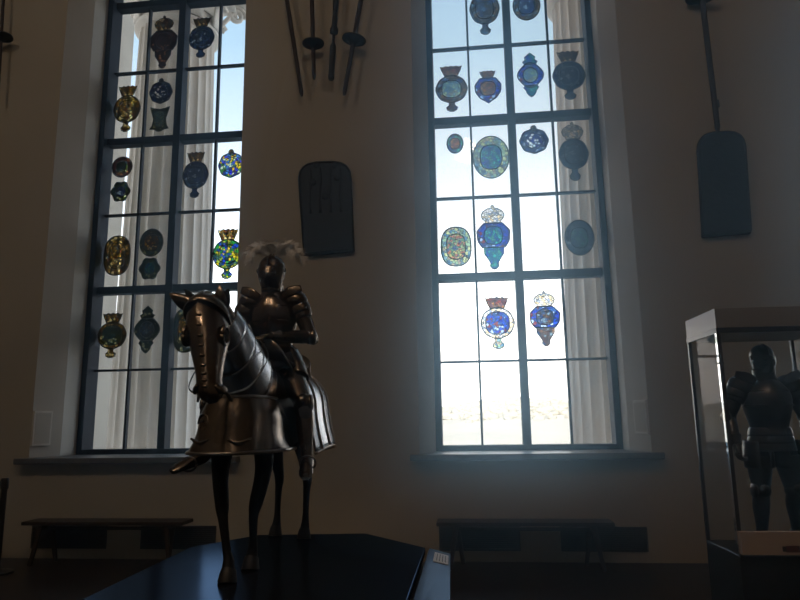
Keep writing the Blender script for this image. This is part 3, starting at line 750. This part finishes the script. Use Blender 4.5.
        for i, ln in enumerate((.072, .080, .074, .060)):
            b0 = wr+hand*.080*s+acr*(-.033+.022*i)*s
            b1 = b0+hand*ln*.45*s+dn*.012*s; b2 = b1+hand*ln*.15*s+dn*ln*.42*s; b3 = b2-hand*ln*.25*s+dn*ln*.2*s
            bm = NB(); limb(bm, [(*b0, .011*s), (*b1, .0105*s), (*b2, .0095*s), (*b3, .0075*s)], 10, 3, side=acr); obj('finger', bm, mt, g, True)
        b0 = wr+hand*.025*s+acr*(.036*s*q*(-1 if hand.y < -.3 else 1))+dn*.008*s
        ao = acr*(q*(-1 if hand.y < -.3 else 1))
        bm = NB(); limb(bm, [(*b0, .0125*s), (*(b0+hand*.03*s+ao*.018*s+dn*.012*s), .0115*s), (*(b0+hand*.055*s+ao*.012*s+dn*.03*s), .009*s)], 10, 3, side=dn); obj('thumb', bm, mt, g, True)
    # gorget
    bm = NB(); limb(bm, [(*(nk+V((0, 0, -.05*s))), .135*s, .115*s), (*(nk+V((0, -.005, 0))), .098*s, .096*s), (*(nk+V((0, -.01, .045*s))), .084*s, .09*s), (*(nk+V((0, -.012, .085*s))), .086*s, .095*s)], 26, 3, cap=False)
    solid(obj('gorget', bm, mt, t, True), .004)
    # close helmet
    hm = bpy.data.objects.new('helmet', None)
    rot = Matrix.Rotation(helm_yaw, 4, 'Z'); bpy.data.objects.remove(hm)
    bm = NB()
    T = Matrix.Translation(hd) @ rot @ Matrix.Scale(s*helm, 4)
    rs = []
    for z, rx, yf, yb in crom([[-.145, .080, .098, .088], [-.09, .086, .106, .096], [-.02, .102, .118, .118], [.05, .106, .120, .128], [.10, .092, .105, .115], [.138, .058, .066, .074], [.152, .015, .018, .02]], 4):
        ring = []
        for i in range(36):
            a = 2*PI*i/36; ca, sa = math.cos(a), math.sin(a)
            y = (yf if sa < 0 else yb)*sa; comb = .016*max(0, 1-abs(ca)*9) if z > -.02 else 0
            k = 1+comb/.1
            ring.append(T @ V((rx*ca, y*k, z+comb*.7*(z > .03))))
        rs.append(ring)
    rings(bm, rs); hm = obj('helmet', bm, mt, t, True, angle=60)
    bm = NB(); rs = []
    for z, rx, yf in crom([[-.13, .074, .108], [-.075, .090, .140], [-.03, .104, .150], [.005, .110, .138], [.035, .112, .130]], 5):
        ring = []
        for i in range(21):
            a = PI+PI*i/20; ca, sa = math.cos(a), math.sin(a)
            ring.append(T @ V((rx*ca, yf*sa-.018*max(0, -sa)**14, z)))
        rs.append(ring)
    rings(bm, rs, closed=False); solid(obj('visor', bm, mt, hm, True), .005)
    bm = NB()
    for z, y0, w in ((.022, .143, .062),):
        for q in (-1, 1):
            limb(bm, [(*(T @ V((q*.012, -y0+.002, z))), .004*s, .006*s), (*(T @ V((q*w*.7, -y0*.84, z+.003))), .004*s, .006*s), (*(T @ V((q*w*1.3, -y0*.58, z+.004))), .004*s, .004*s)], 8, 3, side=V((0, 1, .01)))
    obj('sight_slit', bm, 'slit', hm)
    for z in (-.012, -.034, -.056, -.078):
        bm = NB()
        limb(bm, [(*(T @ V((x, -math.sqrt(max(0, 1-(x/.105)**2))*(.153 if z > -.06 else .142)-.003+(.01 if z < -.07 else 0), z))), .005*s, .0045*s) for x in (-.06, -.03, 0, .03, .06)], 8, 2, side=V((0, 1, .01)))
        obj('breath_slot', bm, 'slit', hm, True)
    bm = NB(); ball(bm, T @ V((.112, -.02, .025)), .018*s, 12, (.5, 1, 1)); ball(bm, T @ V((-.112, -.02, .025)), .018*s, 12, (.5, 1, 1)); obj('visor_pivot', bm, mt, hm, True)
    return hm

# ------------------------------------------------------------------ horse
HRZ = YAW-.080
root = heading(-1.05, 5.3, HP)
horse = thing('armored_horse', 'dark horse in full plate armour standing on the black platform, head toward the viewer', 'horse', root, HRZ)
bm = NB()
X1 = V((1, 0, 0))
# trunk
limb(bm, [(0, -.80, 1.13, .10, .13), (0, -.68, 1.12, .165, .25), (0, -.45, 1.11, .19, .32), (0, -.1, 1.08, .25, .34), (0, .25, 1.09, .28, .32), (0, .55, 1.13, .27, .29), (0, .78, 1.13, .21, .24), (0, .90, 1.12, .10, .13)], 24, 4)
# neck
limb(bm, [(0, -.42, 1.18, .165, .30), (0.0, -.72, 1.30, .145, .25), (-.005, -.98, 1.47, .105, .19), (-.03, -1.17, 1.61, .085, .14), (-.04, -1.25, 1.66, .07, .09)], 20, 4)
# head
HY = .08
def hp_(x, y, z):  # head frame: slightly turned
    c, s_ = math.cos(HY), math.sin(HY); py = -1.25
    if z < 1.5: z = 1.5-(1.5-z)*.87
    return V((.070-(z-1.1)*.20+c*x-s_*(y-py), py+s_*x+c*(y-py), z))
def hl(x, y, z, a, b): return (*hp_(x, y, z), a, b)
limb(bm, [hl(0, -1.18, 1.68, .075, .08), hl(0, -1.29, 1.62, .095, .13), hl(0, -1.37, 1.50, .098, .135), hl(0, -1.43, 1.36, .076, .105), hl(0, -1.485, 1.22, .058, .078), hl(0, -1.515, 1.13, .060, .072), hl(0, -1.525, 1.08, .045, .05)], 20, 4)
for q in (-1, 1):
    limb(bm, [hl(q*.06, -1.2, 1.68, .035, .03), hl(q*.10, -1.21, 1.75, .04, .025), hl(q*.13, -1.23, 1.81, .022, .015), hl(q*.145, -1.235, 1.84, .006, .006)], 10, 3)
# legs
limb(bm, [(-.115, -.62, 1.08, .085, .17), (-.135, -.66, .86, .078, .12), (-.13, -.72, .66, .058, .066), (-.085, -.79, .44, .046, .052), (-.06, -.83, .36, .034, .036), (-.02, -.86, .18, .029, .033), (.0, -.875, .12, .038, .042), (.005, -.90, .05, .045, .055), (.008, -.905, .0, .056, .068)], 16, 4)
limb(bm, [(.085, -.58, 1.08, .085, .17), (.115, -.56, .86, .075, .12), (.12, -.55, .66, .060, .068), (.085, -.60, .44, .048, .054), (.065, -.58, .36, .035, .037), (.045, -.51, .18, .029, .033), (.04, -.50, .12, .038, .042), (.04, -.52, .05, .045, .055), (.04, -.53, .0, .056, .068)], 16, 4)
for q, yo, xo in ((-1, .84, -.15), (1, .70, .14)):
    limb(bm, [(q*.15, yo-.14, 1.10, .13, .26), (q*.155, yo-.18, .88, .105, .18), (q*.15, yo-.10, .72, .07, .10), (xo, yo+.02, .56, .048, .062), (xo, yo+.055, .47, .042, .052), (xo, yo+.03, .38, .033, .038), (xo, yo+.01, .2, .029, .034), (xo, yo-.005, .12, .037, .042), (xo, yo-.04, .05, .046, .056), (xo, yo-.05, .0, .056, .068)], 16, 4)
fuse(obj('horse_body', bm, 'hide', horse, True), .016, 4)
for x, y in ((.008, -.915), (.04, -.54), (-.15, .785), (.14, .645)):
    bm = NB(); limb(bm, [(x, y, 0, .060, .074), (x, y+.01, .04, .054, .066), (x, y+.025, .075, .046, .054)], 20, 2); obj('hoof', bm, 'hoof', horse, True, angle=50)
bm = NB(); limb(bm, [(0, .90, 1.24, .04), (0, 1.0, 1.15, .055), (0, 1.03, 1.0, .07), (0, 1.0, .88, .06), (0, .98, .78, .02)], 14, 4); obj('tail', bm, 'hide', horse, True)

# shaffron (head plate)
SH = [(-1.17, 1.715, .080, .07), (-1.245, 1.69, .100, .115), (-1.31, 1.62, .118, .150), (-1.375, 1.50, .118, .155), (-1.435, 1.36, .092, .122), (-1.487, 1.22, .070, .094), (-1.515, 1.125, .070, .088), (-1.52, 1.075, .056, .070), (-1.515, 1.045, .025, .03)]
bm = NB()
rs = []
Q = crom([list(q) for q in SH], 5)
for i, (y, z, a, b) in enumerate(Q):
    t0 = V((0, Q[min(i+1, len(Q)-1)][0]-Q[max(i-1, 0)][0], Q[min(i+1, len(Q)-1)][1]-Q[max(i-1, 0)][1])).normalized()
    n = V((0, t0.z, -t0.y));  n = n if n.y < 0 else -n
    ring = []
    for j in range(25):
        an = math.radians(-125+250*j/24); ca, sa = math.cos(an), math.sin(an)
        rid = .014*max(0, ca)**16
        p = V((a*sa, y, z))+n*(b*ca+rid)
        ring.append(hp_(*p))
    rs.append(ring)
rings(bm, rs, closed=False)
sf = obj('shaffron', bm, 'bronze', horse, True); solid(sf, .006)
# beads down the face
for i in range(9):
    f = .34+i*.052; k = f*(len(Q)-1); i0 = int(k); y, z, a, b = [Q[i0][j]+(Q[min(i0+1, len(Q)-1)][j]-Q[i0][j])*(k-i0) for j in range(4)]
    t0 = V((0, Q[min(i0+2, len(Q)-1)][0]-Q[max(i0-2, 0)][0], Q[min(i0+2, len(Q)-1)][1]-Q[max(i0-2, 0)][1])).normalized()
    n = V((0, t0.z, -t0.y)); n = n if n.y < 0 else -n
    bm = NB(); ball(bm, hp_(*(V((0, y, z))+n*(b+.012))), .017, 10, (1.15, .9, .62))
    obj('bead', bm, 'bronze', sf, True)
for q in (-1, 1):
    bm = NB(); pts = []
    c = hp_(q*.104, -1.425, 1.50)
    limb(bm, [(*(c+V((q*.018*math.sin(a)*0+q*.012, -.055*math.cos(a), .055*math.sin(a)))), .013) for a in [2*PI*i/16 for i in range(17)]], 8, 1, side=X1); obj('eye_guard', bm, 'bronze', sf, True)
    bm = NB(); ball(bm, c, .046, 12, (.6, 1, 1)); obj('eye', bm, 'slit', sf, True)
    bm = NB()
    pe = [hl(q*.055, -1.20, 1.67, .050, .045), hl(q*.115, -1.225, 1.715, .058, .046), hl(q*.175, -1.245, 1.755, .044, .034), hl(q*.235, -1.25, 1.795, .006, .006)] if q < 0 else [hl(.05, -1.20, 1.69, .042, .040), hl(.072, -1.225, 1.75, .046, .040), hl(.085, -1.245, 1.80, .032, .028), hl(.09, -1.25, 1.845, .006, .006)]
    limb(bm, pe, 16, 4); obj('ear_guard', bm, 'bronze', sf, True)
    bm = NB(); limb(bm, [hl(q*.05, -1.56, 1.16, .012, .03), hl(q*.075, -1.545, 1.13, .014, .03), hl(q*.088, -1.50, 1.12, .010, .02)], 10, 3); obj('nostril_flange', bm, 'bronze', sf, True)
bm = NB(); rs = []   # poll plate overlapping the face plate
for y, z, a, b in ((-1.15, 1.715, .088, .075), (-1.215, 1.715, .104, .105), (-1.275, 1.675, .122, .142), (-1.325, 1.615, .130, .166)):
    n = V((0, -.62, .78)) if y > -1.25 else V((0, -.80, .6))
    rs.append([hp_(*(V((a*math.sin(an), y, z))+n*(b*math.cos(an)))) for an in [math.radians(-105+210*q/20) for q in range(21)]])
rings(bm, rs, closed=False); solid(obj('poll_plate', bm, 'bronze', sf, True), .006)
bm = NB(); limb(bm, [(*p, .009) for p in rs[-1]], 8, 1, side=X1); obj('brow_roll', bm, 'bronze', sf, True)
bm = NB(); lathe(bm, [(.06, 0), (.055, .01), (.03, .018), (.018, .022), (.012, .035)], 24, mtx=Matrix.Translation(hp_(0, -1.468, 1.585)) @ Matrix.Rotation(math.radians(80), 4, 'X')); obj('brow_rondel', bm, 'bronze', sf, True)
# bit and rein stubs
for q in (-1, 1):
    bm = NB(); limb(bm, [hl(q*.06, -1.49, 1.16, .012, .012), hl(q*.085, -1.46, 1.09, .011, .011), hl(q*.10, -1.45, 1.05, .007, .007)], 8, 4); obj('bit_shank', bm, 'blacksteel', horse, True)

# crinet: overlapping lames down the crest and sides of the neck
NK = [(-.022, -1.17, 1.645, .105, .150), (-.01, -1.07, 1.565, .125, .175), (-.004, -.95, 1.475, .142, .205), (-.008, -.80, 1.385, .155, .245), (-.012, -.64, 1.29, .172, .275), (-.02, -.50, 1.23, .180, .295)]
NQ = crom([list(q) for q in NK], 7)
nl = 5
for i in range(nl):
    seg = NQ[i*7:i*7+8]
    if len(seg) < 3: break
    bm = NB()
    pts = [(x, y, z, a*1.07+.006+.005*(k/7), b*1.05+.006+.005*(k/7)) for k, (x, y, z, a, b) in enumerate(seg)]
    limb(bm, pts, 26, 1, side=X1, arc=(-28, 208) , cap=False)
    o = solid(obj('crinet_lame', bm, 'bright', horse, True), .006)
# crest ridge
bm = NB(); limb(bm, [(x, y+.52*b, z+.84*b, .022, .03) for x, y, z, a, b in NK], 10, 4); obj('crinet_crest', bm, 'steel', horse, True)

# peytral: flared chest skirt
bm = NB(); rs = []
PQ = crom([[1.16, .205, -.93, -.40], [1.10, .230, -.955, -.38], [1.03, .252, -.98, -.33], [.95, .262, -1.005, -.28], [.87, .280, -1.03, -.26], [.815, .310, -1.05, -.25], [.797, .322, -1.058, -.245]], 4)
for z, hx, yf, yb in PQ:
    ring = []
    for j in range(41):
        a = math.radians(-90+180*j/40); sa, ca = math.sin(a), math.cos(a)
        e = .78
        x = -.030-.02*(1.16-z)/.363+hx*math.copysign(abs(sa)**e, sa); fy = yb+(yf-yb)*abs(ca)**.62
        ring.append(V((x, fy-.018*max(0, ca)**30, z)))
    rs.append(ring)
rings(bm, rs, closed=False)
pey = solid(obj('peytral', bm, 'bronze', horse, True), .006)
bm = NB(); z, hx, yf, yb = PQ[-1]
limb(bm, [(*p, .012) for p in rs[-1]], 8, 1, side=V((0, 0, 1))); obj('peytral_hem', bm, 'steel', pey, True)
bm = NB(); limb(bm, [(*p, .013) for p in rs[0]], 8, 1, side=V((0, 0, 1))); obj('peytral_collar', bm, 'steel', pey, True)
for q in (-1, 1):
    pts = []
    for k in range(26):   # embossed scroll lying on the plate
        th = k/25*PI*2.6; rr = .072*(1-k/32)
        px, pz = q*(.135+rr*math.cos(th)), .985+rr*math.sin(th)
        r0 = min(PQ, key=lambda r_: abs(r_[0]-pz)); sa = min(1, abs(px)/r0[1])**(1/.78); ca = math.sqrt(1-sa*sa)
        pts.append((px-.045, r0[3]+(r0[2]-r0[3])*ca**.62+.002, pz, .009))
    bm = NB(); limb(bm, pts, 8, 2, side=V((0, 1, .2))); obj('embossed_scroll', bm, 'bronze', pey, True)
    bm = NB(); limb(bm, [(q*.06-.04, -1.035, .885, .008), (q*.13-.04, -1.022, .865, .011), (q*.20-.04, -.975, .89, .008)], 8, 4, side=V((0, 0, 1))); obj('embossed_band', bm, 'bronze', pey, True)

# crupper over the rump
bm = NB(); rs = []
for k in range(25):
    f = k/24; y = .12+.86*f
    top = 1.47-.02*f-.30*max(0, f-.55)**2*4.0*.8
    hx = .330+.05*math.sin(f*PI*.9)-.22*max(0, f-.72)**2*6
    hem = .74+.05*math.sin(f*PI)
    ring = []
    for j in range(33):
        a = j/32*2-1; s_ = abs(a); q = 1 if a >= 0 else -1
        if s_ < .55:
            th = s_/.55*PI/2; x = hx*.88*math.sin(th); z = 1.10+(top-1.10)*math.cos(th)
        else:
            g = (s_-.55)/.45; x = hx*(.88+.17*g**1.4); z = 1.10+(hem-1.10)*g
        ring.append(V((q*x, y, z)))
    rs.append(ring)
rings(bm, rs, closed=False)
cr = solid(obj('crupper', bm, 'bright', horse, True), .006)
for f_i in (4, 10, 16, 21):
    bm = NB(); limb(bm, [(*(p+V((p.x*.015, 0, .004))), .010) for p in rs[f_i]], 8, 1, side=V((0, 1, 0))); obj('crupper_ridge', bm, 'steel', cr, True)
bm = NB()
for q in (0, 32):
    limb(bm, [(*r[q], .012) for r in rs], 8, 1, side=V((0, 0, 1)))
obj('crupper_hem', bm, 'steel', cr, True)
bm = NB(); last = rs[-1]
vs = [bm.verts.new(p) for p in last]; cc = bm.verts.new((0, 1.02, 1.12))
for a, b in zip(vs, vs[1:]): bm.faces.new((a, b, cc))
solid(obj('rump_plate', bm, 'bright', cr, True), .006)
# flanchards
for q in (-1, 1):
    bm = NB(); rs2 = [[V((q*(.285+.03*g), y, 1.12-.34*g-.0*y)) for g in (0, .3, .6, .85, 1)] for y in (-.26, -.1, .05, .18)]
    rings(bm, rs2, closed=False); solid(obj('flanchard', bm, 'blacksteel', horse, True), .008)
# saddle
bm = NB(); limb(bm, [(0, -.32, 1.44, .24, .05), (0, -.1, 1.41, .26, .05), (0, .15, 1.43, .27, .05), (0, .26, 1.47, .24, .04)], 18, 4); sad = obj('saddle', bm, 'leather', horse, True)
bm = NB(); rs2 = [[V((.30*math.sin(a)*(1-.25*f), -.33-.04*f, 1.28+.10*f+(.20+.05*f)*math.cos(a))) for a in [math.radians(-66+132*i/16) for i in range(17)]] for f in (0, .5, 1)]
rings(bm, rs2, closed=False); solid(obj('saddle_bow', bm, 'steel', sad, True), .012)
bm = NB(); rs2 = [[V((.26*math.sin(a), .26+.03*f, 1.36+.12*f+.1*math.cos(a))) for a in [math.radians(-95+190*i/14) for i in range(15)]] for f in (0, .5, 1)]
rings(bm, rs2, closed=False); solid(obj('cantle', bm, 'steel', sad, True), .012)
for q in (-1, 1):
    bm = NB(); limb(bm, [(q*.29, -.20, 1.36, .006, .018), (q*.345, -.27, 1.05, .005, .016), (q*.39, -.44, .79, .004, .014)], 8, 3); obj('stirrup_leather', bm, 'leather', sad)
    bm = NB(); c = V((q*.415 if q > 0 else -.455, -.47, .70)); limb(bm, [(*(c+V((.058*math.cos(a), 0, .05*math.sin(a)))), .008) for a in [2*PI*i/14 for i in range(15)]], 8, 1, side=V((0, 1, 0))); obj('stirrup', bm, 'blacksteel', sad, True)
# reins
for q in (-1, 1):
    bm = NB(); limb(bm, [hl(q*.085, -1.45, 1.10, .003, .007), (q*.20, -1.15, 1.22, .003, .007), (q*.22, -.85, 1.42, .003, .007), (q*.10, -.62, 1.56, .003, .007), (q*.03, -.50, 1.585, .003, .007)], 8, 5); obj('rein', bm, 'leather', horse)

# ------------------------------------------------------------------ rider
rider = thing('mounted_knight_armor', 'full suit of dark plate armour with white plume riding the armoured horse', 'suit of armour', root, HRZ)
J = dict(pelvis=(.02, .02, 1.50), neck=(.03, -.08, 2.0), head=(.03, -.13, 2.165),
         shoulder_l=(.225, -.07, 1.935), shoulder_r=(-.165, -.07, 1.935), elbow_l=(.335, -.06, 1.655), elbow_r=(-.31, -.06, 1.655),
         wrist_l=(.10, -.36, 1.63), wrist_r=(-.10, -.36, 1.62), hip_l=(.13, -.02, 1.47), hip_r=(-.11, -.02, 1.47),
         knee_l=(.355, -.37, 1.125), knee_r=(-.345, -.37, 1.125), ankle_l=(.390, -.38, .715), ankle_r=(-.40, -.38, .745),
         toe_l=(.43, -.60, .605), toe_r=(-.54, -.57, .66), handdir_l=(-.55, -.8, -.12), handdir_r=(.5, -.8, -.12))
hm = knight(rider, J, 'bronze', helm_yaw=.03)
# plume of loose feathers
pl = None
hd = V(J['head'])
holder = NB(); tube(holder, hd+V((0, .05, .14)), hd+V((0, .07, .20)), .018, 10, .012)
ph = obj('plume_holder', holder, 'bronze', hm, True)
for i, (ex, ey, ez, bend) in enumerate(((-.18, -.08, .05, .07), (.19, -.06, .05, .07), (-.12, -.10, .09, .06), (.12, -.1, .10, .06), (.0, -.06, .12, .06), (-.22, .05, .0, .09), (.23, .08, .02, .09), (-.08, .15, .12, .06), (.10, .18, .10, .06), (.17, .0, .11, .06), (-.16, .02, .10, .06))):
    b0 = hd+V((-.01, .06, .155)); tip = b0+V((ex*1.05, ey, ez*1.15-.035)); midp = b0.lerp(tip, .5)+V((ex*.1, 0, bend*.9))
    pts = crom([[*b0, .004], [*midp, .003], [*tip, .002]], 16)
    bm = NB(); limb(bm, pts, 5, 1, side=V((0, 1, .1)))
    for k in range(3, len(pts)):
        c = V(pts[k][:3]); tt = (V(pts[k][:3])-V(pts[k-1][:3])).normalized(); sw = tt.cross(V((0, -.6, .8))).normalized()
        f = k/len(pts); ln = .088*math.sin(min(1, f*1.15)*PI*.82)+.018
        for rep in range(3):
            for q in (-1, 1):
                jit = V((random.uniform(-1, 1), random.uniform(-1, 1), random.uniform(-1, 1)))
                c1 = c+tt*random.uniform(-.008, .008)
                e1 = c1+sw*q*ln*.6+tt*ln*.35+jit*.012; e2 = e1+sw*q*ln*.35+tt*ln*.2+V((0, 0, -.02))+jit*.012
                wv = tt*.0022
                a, b_, c_, d_ = bm.verts.new(c1-wv), bm.verts.new(c1+wv), bm.verts.new(e1+wv*.9), bm.verts.new(e1-wv*.9)
                e_ = bm.verts.new(e2)
                bm.faces.new((a, b_, c_, d_)); bm.faces.new((d_, c_, e_))
    obj('feather', bm, 'feather', ph)

# ------------------------------------------------------------------ glass case
CRZ = .022
ax = V((math.cos(CRZ), math.sin(CRZ), 0)); ay = V((-math.sin(CRZ), math.cos(CRZ), 0))
c0 = heading(2.40, 4.95, 0)      # front-left foot
CW, CD = .86, .66
def cp(x, y, z): return c0+ax*x+ay*y+V((0, 0, z))
t = thing('display_case', 'tall dark-framed glass case with a suit of armour inside at the right edge', 'display case', c0, CRZ)
bm = NB(); box(bm, (0, 0, 0), (CW, CD, .62)); o = obj('pedestal', bm, 'pedestal', t); bev(o, .008)
bm = NB(); box(bm, (0, 0, 2.265), (CW, CD, 2.415)); o = obj('case_top', bm, 'casepaint', t); bev(o, .003)
bm = NB(); box(bm, (-.004, -.004, 2.225), (CW+.004, CD+.004, 2.265)); obj('top_rail', bm, 'caseframe', t)
for i, (x, y) in enumerate(((0, 0), (CW-.026, 0), (0, CD-.026), (CW-.026, CD-.026))):
    bm = NB(); box(bm, (x, y, .62), (x+.026, y+.026, 2.225)); pst = obj('post', bm, 'caseframe', t)
    if i == 0:
        bm = NB(); box(bm, (-.005, .001, .70), (0, .034, 2.225)); o = obj('edge_strip', bm, 'chrome', pst)
        bm = NB(); box(bm, (-.008, -.006, 1.99), (.03, .03, 2.005)); obj('hinge', bm, 'caseframe', pst)
for nm, lo, hi in (('front', (.026, .008, .62), (CW-.026, .014, 2.225)), ('back', (.026, CD-.014, .62), (CW-.026, CD-.008, 2.225)), ('l', (.008, .036, .62), (.014, CD-.026, 2.225)), ('r', (CW-.014, .026, .62), (CW-.008, CD-.026, 2.225))):
    bm = NB(); box(bm, lo, hi); obj('glass_pane', bm, 'caseglass', t)
bm = NB()
box(bm, (0, -.05, .637), (CW, -.0005, .792)); lr = obj('label_shelf', bm, 'card', t)
bm = NB(); box(bm, (.30, -.054, .655), (.39, -.05, .70)); obj('label_picture', bm, 'cardred', lr)
bm = NB(); box(bm, (.275, -.054, .66), (.305, -.05, .695)); obj('label_mark', bm, 'cardink', lr)
# suit inside
sp = cp(.46, .36, .62)
su = thing('standing_armor', 'blackened suit of plate armour standing inside the glass case', 'suit of armour', sp, CRZ+.06)
JS = dict(pelvis=(0, 0, .80), neck=(0, .0, 1.27), head=(0, -.01, 1.42),
          shoulder_l=(.205, .0, 1.21), shoulder_r=(-.205, .0, 1.21), elbow_l=(.295, .02, .98), elbow_r=(-.295, .02, .98),
          wrist_l=(.31, -.09, .77), wrist_r=(-.31, -.09, .77), hip_l=(.10, 0, .76), hip_r=(-.10, 0, .76),
          knee_l=(.125, -.02, .42), knee_r=(-.125, -.02, .42), ankle_l=(.135, .02, .085), ankle_r=(-.135, .02, .085),
          toe_l=(.165, -.17, .03), toe_r=(-.165, -.17, .03), handdir_l=(.02, -.25, -1), handdir_r=(-.02, -.25, -1))
knight(su, JS, 'blacksteel', s=.95, helm=.86)

# ------------------------------------------------------------------ thin haze volumes added to imitate lens flare
hz = bpy.data.materials.new('hall_glare'); hz.use_nodes = True; nt = hz.node_tree; nt.nodes.clear()
o = nt.nodes.new('ShaderNodeOutputMaterial'); vsn = nt.nodes.new('ShaderNodeVolumeScatter')
vsn.inputs['Color'].default_value = (.45, .74, 1, 1); vsn.inputs['Density'].default_value = .014; vsn.inputs['Anisotropy'].default_value = .87
nt.links.new(vsn.outputs[0], o.inputs['Volume'])
bm = NB(); box(bm, (-RX+.05, -2, .02), (RX-.05, 7.88, RZ-.05))
tag(obj('haze', bm, hz), 'thin bluish haze volume added through the hall to imitate lens flare', 'haze', kind='stuff')
hz2 = hz.copy(); hz2.name = 'window_haze'; hz2.node_tree.nodes['Volume Scatter'].inputs['Density'].default_value = .085  # denser copy, added for the flare around the central window
bm = NB(); ball(bm, (.95, 5.95, 3.2), 1, 40, (2.9, 1.85, 4.4))
for v in list(bm.verts): v.co.z = max(v.co.z, .03)
tag(obj('haze', bm, hz2, smooth=True), 'denser bluish haze volume added before the central window to imitate lens flare', 'haze', kind='stuff')

# ------------------------------------------------------------------ light
W = bpy.data.worlds.new('sky'); S.world = W; W.use_nodes = True; nt = W.node_tree; nt.nodes.clear()
o = nt.nodes.new('ShaderNodeOutputWorld'); bg = nt.nodes.new('ShaderNodeBackground'); tc = nt.nodes.new('ShaderNodeTexCoord')
sx = nt.nodes.new('ShaderNodeSeparateXYZ'); r = nt.nodes.new('ShaderNodeValToRGB')
e = r.color_ramp.elements
e[0].position = 0; e[0].color = (2.8, 2.85, 2.9, 1)
e[1].position = 1; e[1].color = (.30, .52, .85, 1)
for p_, c_ in ((.05, (3.1, 3.1, 3.1)), (.18, (2.2, 2.35, 2.5)), (.30, (1.15, 1.3, 1.45)), (.42, (.72, .92, 1.12)), (.52, (.48, .72, .95)), (.64, (.38, .62, .92))):
    k = e.new(p_); k.color = (*c_, 1)
nt.links.new(tc.outputs['Generated'], sx.inputs[0]); nt.links.new(sx.outputs['Z'], r.inputs['Fac'])
nt.links.new(r.outputs['Color'], bg.inputs['Color']); bg.inputs['Strength'].default_value = 1.25
nt.links.new(bg.outputs[0], o.inputs['Surface'])

def lamp(name, typ, loc, energy, col, target=None, **k):
    d = bpy.data.lights.new(name, typ); d.energy = energy; d.color = col
    for a, b in k.items(): setattr(d, a, b)
    q = bpy.data.objects.new(name, d); COL.objects.link(q); q.location = loc
    if target is not None: q.rotation_euler = (V(target)-V(loc)).to_track_quat('-Z', 'Y').to_euler()
    return q
WARM = (1, .74, .50)
lamp('sun', 'SUN', (0, -30, 60), 4.2, (1, .95, .88), (0, 40, 0), angle=.01)
lamp('spot_lamp', 'SPOT', heading(-2.6, 1.0, 7.5), 130, WARM, heading(-1.05, 4.9, 1.7), spot_size=.5, spot_blend=.6, shadow_soft_size=.12)
lamp('spot_lamp', 'SPOT', heading(-.2, .6, 7.0), 75, WARM, heading(-1.05, 5.0, 1.6), spot_size=.5, spot_blend=.6, shadow_soft_size=.12)
lamp('spot_lamp', 'SPOT', heading(1.6, 6.6, 7.5), 45, WARM, heading(2.8, 5.6, 1.4), spot_size=.5, spot_blend=.7, shadow_soft_size=.12)
# unseen fill lights added to bring the walls up to brightness
for x, y, w_ in ((-6, 0, 185), (0, -.5, 205), (6, -3, 50)):
    lamp('hall_fill', 'POINT', (x, y, 9.5), w_, (1, .80, .60), shadow_soft_size=.35)

vs = S.view_settings; vs.view_transform = 'Standard'; vs.look = 'None'; vs.exposure = 0; vs.gamma = 1
S.cycles.use_denoising = True
S.cycles.max_bounces = 10; S.cycles.diffuse_bounces = 5; S.cycles.glossy_bounces = 4; S.cycles.transparent_max_bounces = 16
S.cycles.sample_clamp_indirect = 6
